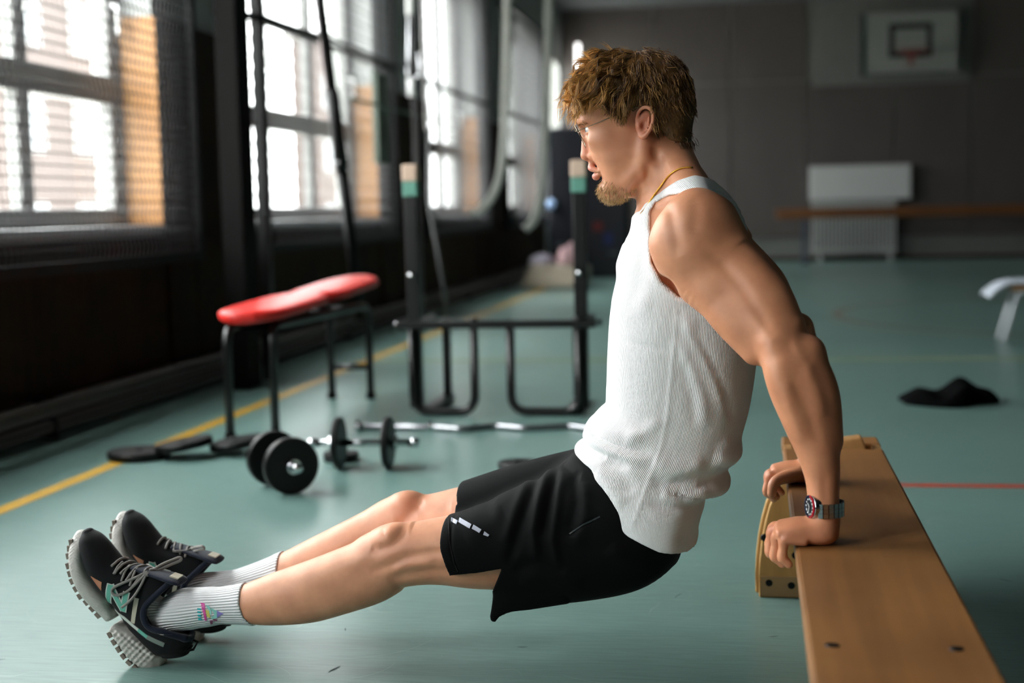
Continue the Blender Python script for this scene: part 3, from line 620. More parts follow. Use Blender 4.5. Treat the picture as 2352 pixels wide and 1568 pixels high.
class Loft:
    """tube along an axis with elliptical sections; a_f/a_b are the half sizes along +N/-N, b along the third axis"""
    def __init__(s, c, N, af, ab, b, e=2., cap0=None, cap1=None, step=.008):
        c = np.array(c, float); N = np.array(N, float); n = len(c)
        W = np.array([np.broadcast_to(af, n), np.broadcast_to(ab, n), np.broadcast_to(b, n), np.broadcast_to(e, n)], float).T
        L = np.linalg.norm(np.diff(c, axis=0), axis=1).sum(); m = max(int(L/step), 2*n)
        t = np.linspace(0, n-1, 20*n); cc = catmull(c, t); al = np.concatenate([[0], np.cumsum(np.linalg.norm(np.diff(cc, axis=0), axis=1))])
        t = np.interp(np.linspace(0, al[-1], m), al, t); s.c = catmull(c, t)
        W_ = catmull(W, t); s.af, s.ab, s.b, s.e = np.maximum(W_[:, 0], 1e-3), np.maximum(W_[:, 1], 1e-3), np.maximum(W_[:, 2], 1e-3), W_[:, 3]
        T = np.gradient(s.c, axis=0); s.T = T/np.linalg.norm(T, axis=1)[:, None]
        Ns = catmull(N, t); Ns -= s.T*(Ns*s.T).sum(1)[:, None]; s.N = Ns/np.linalg.norm(Ns, axis=1)[:, None]; s.B = np.cross(s.T, s.N)
        s.cap0 = cap0 if cap0 else min(s.af[0], s.b[0]); s.cap1 = cap1 if cap1 else min(s.af[-1], s.b[-1])
        r = np.maximum(np.maximum(s.af, s.ab), s.b).max()+max(s.cap0, s.cap1)*0.2
        s.lo = s.c.min(0)-r-s.cap0*.3; s.hi = s.c.max(0)+r+s.cap1*.3
        s.ds = np.linalg.norm(np.diff(s.c, axis=0), axis=1).mean()
    def nearest(s, P):
        lo, hi = getattr(_TL, 'bb', None) or bbox(P)
        ctr = (lo+hi)/2; rad = np.linalg.norm(hi-lo)/2
        dc = np.linalg.norm(s.c-ctr, axis=1); idx = np.where(dc <= dc.min()+2*rad+1e-6)[0]
        c_ = (s.c[idx]-ctr).astype(np.float32); p_ = (P-ctr).astype(np.float32)
        return idx[((c_*c_).sum(1)[None]-2*(p_ @ c_.T)).argmin(1)]
    def __call__(s, P):
        i = s.nearest(P); q = P-s.c[i]; T = s.T[i]; sl = dot3(q, T)
        last = len(s.c)-1; before = (i == 0) & (sl < 0); after = (i == last) & (sl > 0)
        f = np.clip(sl/s.ds, -1, 1); j = np.clip(i+np.sign(f).astype(int), 0, last); f = np.abs(f); f = np.where(before | after, 0, f)
        mix = lambda A: A[i]*(1-f)+A[j]*f
        af, ab, b, e = mix(s.af), mix(s.ab), mix(s.b), mix(s.e)
        u = dot3(q, s.N[i]); v = dot3(q, s.B[i])
        a = np.where(u > 0, af, ab)
        if s.e.max() == 2. and s.e.min() == 2.: r = np.sqrt((u/a)**2+(v/b)**2)+1e-9
        else: r = ((np.abs(u)/a)**e+(np.abs(v)/b)**e)**(1/e)+1e-9
        ln = np.sqrt(u*u+v*v)+1e-9
        d = ln-ln/r; d = np.where(ln < 1e-6, -np.minimum(a, b), d)
        d = np.maximum(d, -np.minimum(a, b))
        for m, cap in ((before, s.cap0), (after, s.cap1)):
            if m.any():
                w = np.abs(sl[m])/cap; rr = np.sqrt(r[m]**2+w*w); L3 = np.sqrt(ln[m]**2+sl[m]**2); d[m] = L3-L3/np.maximum(rr, 1e-6)
        return d
class Ell:
    def __init__(s, c, r, R=None):
        s.c = np.array(c, float); s.r = np.array(r, float); s.R = np.eye(3) if R is None else np.array(R, float)
        m = s.r.max()*1.05; s.lo = s.c-m; s.hi = s.c+m
    def __call__(s, P):
        q = (P-s.c) @ s.R.T; a = q/s.r; k0 = np.sqrt(dot3(a, a))+1e-9; a = a/s.r; k1 = np.sqrt(dot3(a, a))+1e-9
        return k0*(k0-1)/k1
def rotY(a):   # rotation whose rows are local axes, turned in the XZ plane
    c, s_ = math.cos(a), math.sin(a); return np.array([[c, 0, s_], [0, 1, 0], [-s_, 0, c]])
def caps(p, q, r0, r1=None, mid=None):
    pts = [p, q] if mid is None else [p, mid, q]; r1 = r0 if r1 is None else r1
    p, q = np.array(pts[0], float), np.array(pts[-1], float); t = q-p; nn = np.cross(t, V3(.3, .5, .8)); n = len(pts)
    rr = np.linspace(r0, r1, n); return Loft(pts, [nn]*n, rr, rr, rr, step=.004)
def chain(pts, rs, step=.003):
    pts = [np.array(p, float) for p in pts]; t = pts[-1]-pts[0]; nn = np.cross(t, V3(0, 1, 0)); nn = nn if np.linalg.norm(nn) > 1e-6 else V3(1, 0, 0)
    return Loft(pts, [nn]*len(pts), rs, rs, rs, step=step)
class Field:
    def __init__(s): s.ops = []
    def add(s, p, k=.01): s.ops.append(('u', p, k)); return p
    def sub(s, p, k=.005): s.ops.append(('s', p, k)); return p
    def inter(s, fn, k=0.): s.ops.append(('i', fn, k))
    def bounds(s):
        lo = np.min([p.lo for o, p, k in s.ops if o == 'u'], 0); hi = np.max([p.hi for o, p, k in s.ops if o == 'u'], 0); return lo-.01, hi+.01
    def __call__(s, P, pad=None):
        """pad: only primitives whose box (grown by pad) meets the points' box are evaluated"""
        d = np.full(len(P), 1.); lo, hi = bbox(P); _TL.bb = (lo, hi)
        for o, p, k in s.ops:
            if pad is not None:
                m = pad+k
                if (p.lo-m > hi).any() or (p.hi+m < lo).any(): continue
            if o == 'u': d = smin(d, p(P), k)
            else: d = smax(d, -p(P), k)
        _TL.bb = None
        return d
def mesh_field(field, h, bounds=None, Bn=16, smooth=1, slack=1.35):
    """sparse surface nets: blocks of Bn cells near the surface only; returns verts, quads"""
    lo, hi = bounds if bounds else field.bounds()
    nb = np.maximum(np.ceil((hi-lo)/(h*Bn)).astype(int), 1)
    G = np.stack(np.meshgrid(*[np.arange(n) for n in nb], indexing='ij'), -1).reshape(-1, 3)
    ctr = lo+(G+.5)*h*Bn; half = h*Bn*math.sqrt(3)/2
    dc = np.concatenate([field(c) for c in np.array_split(ctr, max(1, len(ctr)//4000))])
    act = G[np.abs(dc) < half*slack+.004]
    N = nb*Bn+2; key = lambda I: (I[..., 0]*N[1]+I[..., 1])*N[2]+I[..., 2]
    off = np.stack(np.meshgrid(*[np.arange(Bn+1)]*3, indexing='ij'), -1)
    keys, pos, quads = [], [], []
    E = [((0, 0, 0), (1, 0, 0)), ((0, 1, 0), (1, 1, 0)), ((0, 0, 1), (1, 0, 1)), ((0, 1, 1), (1, 1, 1)), ((0, 0, 0), (0, 1, 0)), ((1, 0, 0), (1, 1, 0)), ((0, 0, 1), (0, 1, 1)), ((1, 0, 1), (1, 1, 1)), ((0, 0, 0), (0, 0, 1)), ((1, 0, 0), (1, 0, 1)), ((0, 1, 0), (0, 1, 1)), ((1, 1, 0), (1, 1, 1))]
    def work(g):
        keys, pos, quads = [], [], []
        I = g*Bn+off; P = (lo+I.reshape(-1, 3)*h)
        D = field(P, pad=.012).reshape(Bn+1, Bn+1, Bn+1)
        if D.min() > 0 or D.max() <= 0: return None
        S = D <= 0; n = Bn
        acc = np.zeros((n, n, n, 3)); cnt = np.zeros((n, n, n))
        for a, b in E:
            sa = S[a[0]:a[0]+n, a[1]:a[1]+n, a[2]:a[2]+n]; sb = S[b[0]:b[0]+n, b[1]:b[1]+n, b[2]:b[2]+n]; m = sa != sb
            if not m.any(): continue
            da = D[a[0]:a[0]+n, a[1]:a[1]+n, a[2]:a[2]+n][m]; db = D[b[0]:b[0]+n, b[1]:b[1]+n, b[2]:b[2]+n][m]
            t = (da/(da-db))[:, None]; acc[m] += np.array(a)*(1-t)+np.array(b)*t; cnt[m] += 1
        m = cnt > 0; idx = np.argwhere(m); gi = g*Bn+idx
        keys.append(key(gi)); pos.append(lo+(gi+acc[m]/cnt[m][:, None])*h)
        for ax in range(3):
            sl = [slice(0, n)]*3; sl2 = list(sl); sl2[ax] = slice(1, n+1)
            A_, B_ = S[tuple(sl)], S[tuple(sl2)]; mm = A_ != B_
            if not mm.any(): continue
            ee = np.argwhere(mm); gi = g*Bn+ee; flip = A_[mm]
            u, v = [(1, 2), (2, 0), (0, 1)][ax]; du = np.zeros(3, int); dv = np.zeros(3, int); du[u] = 1; dv[v] = 1
            q = np.stack([key(gi-du-dv), key(gi-dv), key(gi), key(gi-du)], 1); q[~flip] = q[~flip][:, ::-1]; quads.append(q)
        return keys, pos, quads
    with ThreadPoolExecutor(4) as ex:
        for r in ex.map(work, act, chunksize=8):
            if r: keys += r[0]; pos += r[1]; quads += r[2]
    keys = np.concatenate(keys); pos = np.concatenate(pos); o = np.argsort(keys); keys = keys[o]; pos = pos[o]
    q = np.concatenate(quads); ix = np.searchsorted(keys, q); ix = np.minimum(ix, len(keys)-1); ok = (keys[ix] == q).all(1); q = ix[ok]
    for _ in range(smooth): pos = relax(pos, q, .5)
    return pos, q
def relax(pos, q, lam):
    acc = np.zeros_like(pos); cnt = np.zeros(len(pos))
    for a, b in ((0, 1), (1, 2), (2, 3), (3, 0)):
        for d in range(3): acc[:, d] += np.bincount(q[:, a], pos[q[:, b], d], len(pos))+np.bincount(q[:, b], pos[q[:, a], d], len(pos))
        cnt += np.bincount(q[:, a], minlength=len(pos))+np.bincount(q[:, b], minlength=len(pos))
    return pos+(acc/np.maximum(cnt, 1)[:, None]-pos)*lam
def normals(pos, q):
    n = np.cross(pos[q[:, 2]]-pos[q[:, 0]], pos[q[:, 3]]-pos[q[:, 1]]); out = np.zeros_like(pos)
    for c in range(4):
        for d in range(3): out[:, d] += np.bincount(q[:, c], n[:, d], len(pos))
    return out/np.maximum(np.linalg.norm(out, axis=1), 1e-12)[:, None]
def mesh_obj(name, pos, q, m, parent=None, attrs=None, smooth=True):
    me = bpy.data.meshes.new(name); me.vertices.add(len(pos)); me.vertices.foreach_set('co', pos.astype(np.float32).ravel())
    k = q.shape[1]; me.loops.add(len(q)*k); me.loops.foreach_set('vertex_index', q.astype(np.int32).ravel())
    me.polygons.add(len(q)); me.polygons.foreach_set('loop_start', np.arange(0, len(q)*k, k, dtype=np.int32)); me.polygons.foreach_set('loop_total', np.full(len(q), k, np.int32))
    me.update(calc_edges=True); me.polygons.foreach_set('use_smooth', np.full(len(q), smooth))
    for n_, v in (attrs or {}).items():
        if v.ndim == 1: a = me.attributes.new(n_, 'FLOAT', 'POINT'); a.data.foreach_set('value', v.astype(np.float32))
        else: a = me.attributes.new(n_, 'FLOAT_COLOR', 'POINT'); a.data.foreach_set('color', np.concatenate([v, np.ones((len(v), 1))], 1).astype(np.float32).ravel())
    for mm in (m if isinstance(m, (list, tuple)) else [m]): me.materials.append(mm)
    o = bpy.data.objects.new(name, me); C.objects.link(o)
    if parent: o.parent = parent
    return o
def prof(rows, e=2., N=None, **kw):
    """rows: (front px, back px, plane Y, half width b) -> Loft; N points to the front side"""
    c, Nn, a, b = [], [], [], []
    for (fx, fy), (bx, by), Y, w_ in rows:
        f_, b_ = PY(fx, fy, Y), PY(bx, by, Y); c.append((f_+b_)/2); Nn.append((f_-b_)/np.linalg.norm(f_-b_)); a.append(np.linalg.norm(f_-b_)/2); b.append(w_)
    return Loft(c, Nn, a, a, b, e, **kw)
def poly_dist(P2, line):
    """distance of 2-D points to a polyline and the parameter along it"""
    best = np.full(len(P2), 9.); par = np.zeros(len(P2)); n = len(line)-1
    for i in range(n):
        a, b = line[i], line[i+1]; d = b-a; t = np.clip(((P2-a) @ d)/(d @ d), 0, 1); r = np.linalg.norm(P2-a-t[:, None]*d, axis=1)
        m = r < best; best[m] = r[m]; par[m] = (i+t[m])/n
    return best, par
def displace(pos, q, folds, Y, near):
    """push the surface along its normals in soft ridges (amp > 0) or grooves (amp < 0); folds are drawn on plane Y"""
    nr = normals(pos, q); P2 = pos[:, [0, 2]]; d = np.zeros(len(pos)); w_ = near(pos, nr)
    for line, width, amp in folds:
        L = np.array([PY(x, y, Y)[[0, 2]] for x, y in line]); r, t = poly_dist(P2, L)
        d += amp*np.exp(-(r/width)**2)*np.clip(np.minimum(t, 1-t)*6, 0, 1)**.7*w_ if len(line) > 2 else amp*np.exp(-(r/width)**2)*w_
    return pos+nr*d[:, None]
Y0 = 2.765                      # the man's middle plane; he faces -X
mirY = lambda p: np.array([p[0], 2*Y0-p[1], p[2]])
def mir(L):
    import copy
    M_ = copy.copy(L)
    if isinstance(L, Loft):
        M_.c = L.c*[1, -1, 1]+[0, 2*Y0, 0]; M_.N = L.N*[1, -1, 1]; M_.T = L.T*[1, -1, 1]; M_.B = L.B*[1, -1, 1]
    else:
        M_.c = L.c*[1, -1, 1]+[0, 2*Y0, 0]; F_ = np.diag([1, -1, 1.]); M_.R = F_ @ L.R @ F_
    M_.lo = np.array([L.lo[0], 2*Y0-L.hi[1], L.lo[2]]); M_.hi = np.array([L.hi[0], 2*Y0-L.lo[1], L.hi[2]]); return M_
# ---- body field
class Off:
    """another field or primitive grown (d > 0) or shrunk"""
    def __init__(s, p, d): s.p, s.d = p, d; s.lo, s.hi = p.lo-max(d, 0), p.hi+max(d, 0)
    def __call__(s, P): return s.p(P)-s.d
torso_rows = [((1458, 492), (1650, 432), Y0, .095), ((1450, 540), (1712, 520), Y0, .145), ((1424, 625), (1736, 615), Y0, .166), ((1404, 720), (1744, 720), Y0, .168), ((1397, 820), (1738, 820), Y0, .163),
    ((1393, 905), (1724, 910), Y0, .156), ((1384, 965), (1704, 985), Y0, .154), ((1342, 1025), (1690, 1048), Y0, .160), ((1322, 1066), (1662, 1095), Y0, .166), ((1345, 1120), (1640, 1145), Y0, .178), ((1390, 1180), (1622, 1200), Y0, .184), ((1440, 1230), (1606, 1255), Y0, .184)]
shirt_loft = prof(torso_rows, e=2.35, cap0=.03, cap1=.05)
core_loft = Off(prof(torso_rows[:2]+[((1430, 625), (1732, 615), Y0, .164), ((1412, 720), (1738, 720), Y0, .164), ((1400, 820), (1728, 820), Y0, .152), ((1404, 905), (1708, 910), Y0, .14), ((1410, 1000), (1680, 1020), Y0, .138), ((1400, 1100), (1630, 1120), Y0, .15), ((1420, 1160), (1600, 1180), Y0, .15)], e=2.3, cap0=.03, cap1=.03), -.008)
neck = prof([((1432, 372), (1578, 292), Y0, .052), ((1462, 430), (1590, 352), Y0, .0535), ((1466, 468), (1604, 402), Y0, .060), ((1470, 520), (1645, 448), Y0, .075)], cap0=.02)
trap = chain([PY(1560, 392, Y0-.040), PY(1585, 432, Y0-.085), PY(1600, 474, Y0-.155)], [.036, .036, .032], .006)
arm = prof([((1500, 575), (1690, 482), 2.597, .055), ((1548, 655), (1741, 578), 2.585, .056), ((1640, 705), (1765, 625), 2.565, .051), ((1700, 770), (1806, 703), 2.54, .047), ((1750, 825), (1845, 764), 2.52, .045), ((1758, 862), (1881, 812), 2.508, .044),
    ((1770, 905), (1905, 882), 2.502, .045), ((1790, 950), (1919, 942), 2.498, .043), ((1813, 1000), (1926, 1000), 2.495, .038), ((1834, 1050), (1930, 1050), 2.492, .033), ((1849, 1100), (1930, 1100), 2.490, .0285), ((1855, 1145), (1928, 1145), 2.488, .0275), ((1862, 1190), (1930, 1200), 2.487, .028), ((1866, 1222), (1926, 1228), 2.487, .030)], e=2.1, cap0=.05, cap1=.012)
BT = BZ+.0015
delt = Ell(PY(1588, 545, 2.582), (.066, .050, .082), rotY(-.35))
tri = chain([PY(1690, 590, 2.575), PY(1765, 680, 2.545), PY(1815, 745, 2.53)], [.034, .040, .026], .006)
bic = chain([PY(1600, 640, 2.575), PY(1675, 725, 2.548), PY(1735, 805, 2.525)], [.030, .036, .026], .006)
brach = chain([PY(1775, 790, 2.497), PY(1800, 880, 2.480), PY(1840, 990, 2.480)], [.020, .026, .014], .006)
ulna = chain([PY(1862, 812, 2.51), PY(1895, 900, 2.50), PY(1915, 1010, 2.495)], [.020, .024, .015], .006)
elb = Ell(PY(1862, 806, 2.512), (.022, .024, .024))
# hand pieces (left hand, palm on the bench, fingers over its edge)
palm = Loft([PY(1897, 1210, 2.487), V3(.098, 2.487, BT+.0215), V3(.072, 2.487, BT+.021), V3(.044, 2.489, BT+.020)], [V3(-.25, 0, 1), V3(0, 0, 1), V3(0, 0, 1), V3(-.3, 0, 1)], [.024, .0225, .0215, .015], [.024, .0215, .0205, .014], [.027, .036, .041, .042], e=2.3, cap0=.012, cap1=.010, step=.004)
heel = Ell(V3(.112, 2.470, BT+.019), (.028, .022, .018)); heel2 = Ell(V3(.110, 2.508, BT+.019), (.028, .020, .018))
fingers = []
for (mx_, mz_), (px_, pz_), (tx_, tz_), y, r in (((1806, 1237), (1797, 1280), (1812, 1296), 2.4535, .0092), ((1790, 1228), (1780, 1276), (1797, 1294), 2.4755, .0098), ((1779, 1219), (1769, 1266), (1787, 1286), 2.4990, .0100), ((1781, 1212), (1768, 1250), (1786, 1270), 2.5215, .0096)):
    m_, p_, t_ = PY(mx_, mz_, y), PY(px_, pz_, y), PY(tx_, tz_, y); root = m_+V3(.030, 0, -.004)
    fingers.append(chain([root, m_, (m_+p_)/2+V3(-.002, 0, 0), p_, (p_+t_)/2, t_], [r*.90, r*1.26, r*.90, r*1.04, r*.86, r*.80], .003))
thumb = chain([V3(.10, 2.515, BT+.020), V3(.075, 2.532, BT+.018), V3(.052, 2.545, BT+.014), V3(.040, 2.552, BT+.004), V3(.036, 2.556, BT-.014)], [.015, .0145, .0125, .0115, .0095], .003)
tendons = [chain([V3(.098, 2.487+(y-2.487)*.35, BT+.041), m], [.004, .005], .004) for y, m in ((2.4535, PY(1810, 1228, 2.4535)), (2.4755, PY(1796, 1218, 2.4755)), (2.499, PY(1784, 1209, 2.499)))]
leg_n = prof([((1300, 1120), (1440, 1330), 2.705, .085), ((1190, 1142), (1230, 1352), 2.70, .082), ((1090, 1172), (1100, 1350), 2.692, .073), ((1020, 1188), (1015, 1341), 2.688, .0655), ((960, 1199), (955, 1341), 2.684, .061), ((905, 1207), (902, 1351), 2.680, .057), ((868, 1219), (880, 1371), 2.678, .0555), ((830, 1241), (850, 1389), 2.676, .054), ((760, 1268), (790, 1409), 2.674, .055), ((700, 1291), (722, 1427), 2.672, .053), ((640, 1312), (655, 1434), 2.670, .047), ((590, 1331), (600, 1434), 2.668, .041), ((548, 1345), (560, 1429), 2.667, .036), ((480, 1355), (492, 1428), 2.666, .033), ((425, 1360), (440, 1435), 2.666, .034)], e=2.05)
leg_f = prof([((1290, 1075), (1400, 1260), 2.825, .085), ((1150, 1096), (1170, 1270), 2.835, .08), ((1048, 1122), (1050, 1264), 2.843, .070), ((990, 1136), (985, 1262), 2.847, .063), ((940, 1133), (945, 1272), 2.850, .058), ((902, 1141), (922, 1286), 2.850, .055), ((852, 1168), (880, 1303), 2.850, .053), ((790, 1200), (815, 1326), 2.846, .054), ((700, 1245), (720, 1355), 2.840, .050), ((638, 1275), (652, 1360), 2.836, .042), ((580, 1299), (590, 1368), 2.832, .036), ((520, 1318), (532, 1384), 2.830, .033), ((470, 1330), (485, 1395), 2.830, .034)], e=2.05)
pel = Ell(PY(1445, 1200, Y0), (.105, .14, .085))
chest = prof([((1453, 498), (1545, 490), Y0, .085), ((1441, 545), (1570, 545), Y0, .105), ((1419, 615), (1570, 615), Y0, .12)], e=2.2, cap0=.012, cap1=.04)
body = Field()
body.add(core_loft, 0); body.add(Off(chest, -.007), .03); body.add(neck, .03); body.add(pel, .04); body.add(leg_n, .03); body.add(leg_f, .03)
body.add(Ell(PY(892, 1232, 2.665), (.030, .030, .020), rotY(.3)), .02); body.add(Ell(PY(930, 1152, 2.838), (.030, .030, .020), rotY(.3)), .02)
for side in (0, 1):
    S_ = (lambda L: mir(L)) if side else (lambda L: L)
    body.add(S_(trap), .03); body.add(S_(arm), .028); body.add(S_(delt), .03)
    for L_, k in ((tri, .02), (bic, .02), (brach, .018), (ulna, .018), (elb, .02), (palm, .012), (heel, .012), (heel2, .012), (thumb, .008)): body.add(S_(L_), k)
    for L_ in fingers: body.add(S_(L_), .0022)
    for L_ in tendons: body.add(S_(L_), .006)
for side in (0, 1):
    pit = Ell(PY(1548, 648, 2.598), (.020, .030, .030), rotY(-.5)); body.sub(mir(pit) if side else pit, .018)
# ---- head
YH = Y0
def HP(x, y, dy=0.): return PY(x, y, YH+dy)
hd = body
body.add(Ell(HP(1432, 222), (.086, .070, .080)), .02)
body.add(Ell(HP(1490, 222), (.084, .074, .080)), .03)
body.add(Ell(HP(1398, 258), (.054, .062, .045)), .03)
face = prof([((1331, 268), (1500, 240), YH, .064), ((1337, 292), (1500, 270), YH, .065), ((1349, 320), (1500, 300), YH, .0645), ((1356, 350), (1500, 330), YH, .0635), ((1366, 376), (1496, 355), YH, .061), ((1378, 402), (1484, 385), YH, .0535), ((1387, 428), (1470, 414), YH, .044), ((1394, 448), (1458, 438), YH, .032)], e=2.45, cap0=.02, cap1=.010)
body.add(face, .02)
for s_ in (-1, 1):
    body.add(chain([HP(1482, 318, s_*.055), HP(1472, 376, s_*.052), HP(1448, 414, s_*.043), HP(1405, 442, s_*.016)], [.008, .009, .010, .011], .005), .024)   # jaw
    body.add(Ell(HP(1382, 322, s_*.047), (.026, .016, .015)), .018)          # cheek bone
    body.add(chain([HP(1338, 283, s_*.008), HP(1336, 277, s_*.026), HP(1352, 276, s_*.050)], [.007, .0085, .007], .004), .010)   # brow
    body.sub(Ell(HP(1341, 301, s_*.031), (.015, .019, .0105)), .010)          # eye socket
    body.add(Ell(HP(1357, 297, s_*.032), (.0125, .0155, .0110)), .003)       # lids over the eyeball
    body.sub(Ell(HP(1348, 297.5, s_*.037), (.0095, .0120, .0042)), .0015)      # lid slit
body.add(Ell(HP(1397, 436), (.019, .024, .018)), .012)                         # chin
# nose
body.add(chain([HP(1344, 294), HP(1346, 318), HP(1346, 340), HP(1347, 355)], [.0075, .0085, .0095, .0105], .003), .008)
body.add(Ell(HP(1346, 357), (.0098, .0115, .0098)), .005)
for s_ in (-1, 1):
    body.add(Ell(HP(1361, 359, s_*.0125), (.0100, .0058, .0080)), .004)
    body.sub(Ell(HP(1354, 366.5, s_*.0075), (.0058, .0034, .0040)), .0015)
body.add(chain([HP(1358, 364), HP(1360, 374)], [.006, .007], .003), .006)
# mouth
up = chain([HP(1376, 394, -.022), HP(1362, 388, -.012), HP(1358.5, 385, -.004), HP(1358.5, 385, .004), HP(1362, 388, .012), HP(1376, 394, .022)], [.003, .0062, .0072, .0072, .0062, .003], .003)
lo_ = chain([HP(1378, 399, -.020), HP(1371, 404, -.011), HP(1369, 405, 0), HP(1371, 404, .011), HP(1378, 399, .020)], [.003, .0068, .0080, .0068, .003], .003)
body.add(up, .004); body.add(lo_, .004)
body.sub(chain([HP(1379, 396.5, -.024), HP(1366, 395.5, -.010), HP(1362, 395, 0), HP(1366, 395.5, .010), HP(1379, 396.5, .024)], [.0012, .0016, .0016, .0016, .0012], .003), .0018)
# ears
for s_ in (-1, 1):
    dy = lambda v: s_*(.0735+v)
    A = [(1464, 296), (1462, 276), (1468, 255), (1482, 246), (1496, 253), (1500, 270), (1496, 290), (1487, 306), (1477, 314), (1470, 312)]
    off = [.002, .004, .009, .014, .017, .018, .016, .011, .005, .002]
    body.add(Ell(HP(1479, 284, dy(.002)), (.0140, .0060, .0265), rotY(-.22)), .006)
    body.add(chain([HP(x, y, dy(o)) for (x, y), o in zip(A, off)], [.0028, .0030, .0034, .0036, .0036, .0036, .0036, .0040, .0055, .0045], .002), .0035)
    body.add(chain([HP(1489, 262, dy(.012)), HP(1490, 278, dy(.013)), HP(1484, 295, dy(.010))], [.0022, .0030, .0028], .002), .003)   # antihelix
    body.sub(Ell(HP(1478, 288, dy(.011)), (.0068, .0085, .0105), rotY(-.2)), .003)
    body.sub(Ell(HP(1483, 262, dy(.013)), (.0052, .0055, .0075), rotY(-.3)), .003)
    body.add(Ell(HP(1467, 289, dy(.006)), (.0035, .0045, .0055)), .003)  # tragus
# ---- skin
def skin_material():
    m = bpy.data.materials.new('skin'); m.use_nodes = True; nt = m.node_tree; b = nt.nodes['Principled BSDF']; L = nt.links.new
    at = nt.nodes.new('ShaderNodeAttribute'); at.attribute_name = 'tint'
    tc = nt.nodes.new('ShaderNodeTexCoord')
    n = nt.nodes.new('ShaderNodeTexNoise'); n.inputs['Scale'].default_value = 22; n.inputs['Detail'].default_value = 5
    r = nt.nodes.new('ShaderNodeValToRGB'); r.color_ramp.elements[0].position = .3; r.color_ramp.elements[1].position = .7
    r.color_ramp.elements[0].color = (.86, .80, .77, 1); r.color_ramp.elements[1].color = (1.09, 1.07, 1.05, 1)
    L(tc.outputs['Object'], n.inputs['Vector']); L(n.outputs[0], r.inputs[0])
    mx = nt.nodes.new('ShaderNodeMixRGB'); mx.blend_type = 'MULTIPLY'; mx.inputs[0].default_value = 1
    L(at.outputs['Color'], mx.inputs[1]); L(r.outputs[0], mx.inputs[2]); L(mx.outputs[0], b.inputs['Base Color'])
    b.inputs['Roughness'].default_value = .48; b.inputs['Specular IOR Level'].default_value = .5
    b.inputs['Subsurface Weight'].default_value = .12; b.inputs['Subsurface Radius'].default_value = (1, .35, .2); b.inputs['Subsurface Scale'].default_value = .006
    n2 = nt.nodes.new('ShaderNodeTexNoise'); n2.inputs['Scale'].default_value = 420; n2.inputs['Detail'].default_value = 3
    bp = nt.nodes.new('ShaderNodeBump'); bp.inputs['Strength'].default_value = .22; bp.inputs['Distance'].default_value = .0008
    L(tc.outputs['Object'], n2.inputs['Vector']); L(n2.outputs[0], bp.inputs['Height']); L(bp.outputs[0], b.inputs['Normal'])
    return m
M_skin = skin_material()
person = tag(empty('person', (-.2, Y0, 0)), 'man in white tank top and black shorts doing bench dips', 'person')
pos, q = mesh_field(body, VOX)
near_side = lambda p, n_: np.clip((Y0-.01-p[:, 1])/.03, 0, 1)
arm_folds = [([(1600, 560), (1650, 600), (1700, 655), (1745, 720), (1780, 770)], .012, -.0018), ([(1530, 470), (1540, 500), (1548, 540), (1560, 590)], .012, -.003), ([(1590, 455), (1600, 490), (1590, 540)], .012, -.002),
    ([(1760, 830), (1790, 800), (1825, 790)], .012, -.0018), ([(1812, 850), (1838, 900), (1862, 960), (1880, 1020)], .010, -.0018), ([(1800, 870), (1815, 930), (1845, 1010)], .010, .002), ([(1848, 830), (1870, 880), (1890, 950)], .011, .0025), ([(1890, 1080), (1893, 1120), (1893, 1150)], .008, -.0015)]
pos = displace(pos, q, arm_folds, 2.50, lambda p, n_: np.clip((2.62-p[:, 1])/.03, 0, 1)*np.clip((p[:, 2]-.35)/.03, 0, 1))
leg_folds = [([(1040, 1265), (980, 1268), (930, 1278), (890, 1300), (850, 1310)], .010, -.0035), ([(1060, 1310), (1000, 1308), (940, 1318), (890, 1330)], .010, -.003), ([(1000, 1290), (940, 1295), (900, 1310)], .008, .0025), ([(880, 1290), (800, 1340), (700, 1375)], .02, -.0025), ([(930, 1225), (900, 1250), (870, 1262), (850, 1258)], .009, -.003), ([(940, 1215), (915, 1212), (880, 1228)], .010, .003), ([(850, 1275), (800, 1290), (740, 1310), (660, 1335)], .012, .002)]
pos = displace(pos, q, leg_folds, 2.63, lambda p, n_: np.clip((2.70-p[:, 1])/.03, 0, 1)*(p[:, 0] < -.45))
legf_folds = [([(965, 1150), (950, 1175), (930, 1195), (910, 1205)], .012, -.004), ([(1040, 1160), (1000, 1165), (960, 1180)], .012, -.002)]
pos = displace(pos, q, legf_folds, 2.80, lambda p, n_: np.clip((2.85-p[:, 1])/.03, 0, 1)*(p[:, 0] < -.45)*(p[:, 1] > 2.76))
neck_folds = [([(1472, 372), (1478, 420), (1470, 470), (1466, 490)], .007, .003), ([(1500, 340), (1520, 380), (1530, 420), (1525, 450)], .010, -.0035), ([(1475, 335), (1500, 380), (1505, 430), (1490, 470)], .012, .003)]
pos = displace(pos, q, neck_folds, 2.71, lambda p, n_: np.clip((Y0-.02-p[:, 1])/.02, 0, 1)*np.clip((p[:, 2]-.84)/.03, 0, 1))
tint = np.tile(np.array(lin((210, 148, 113))), (len(pos), 1))
def blotch(c, r, col, k):
    global tint
    w_ = (k*np.exp(-(((pos-np.array(c))/np.array(r))**2).sum(1)))[:, None]; tint = tint*(1-w_)+np.array(lin(col))*w_
blotch(HP(1346, 352), (.018, .020, .018), (206, 112, 92), .5)
blotch(HP(1480, 280, -.078), (.03, .02, .035), (206, 118, 98), .6)
for x, y in ((1359, 387), (1368, 405)): blotch(HP(x, y), (.010, .022, .0075), (190, 96, 92), .95)
blotch(HP(1395, 340, -.05), (.04, .03, .03), (214, 150, 122), .4)
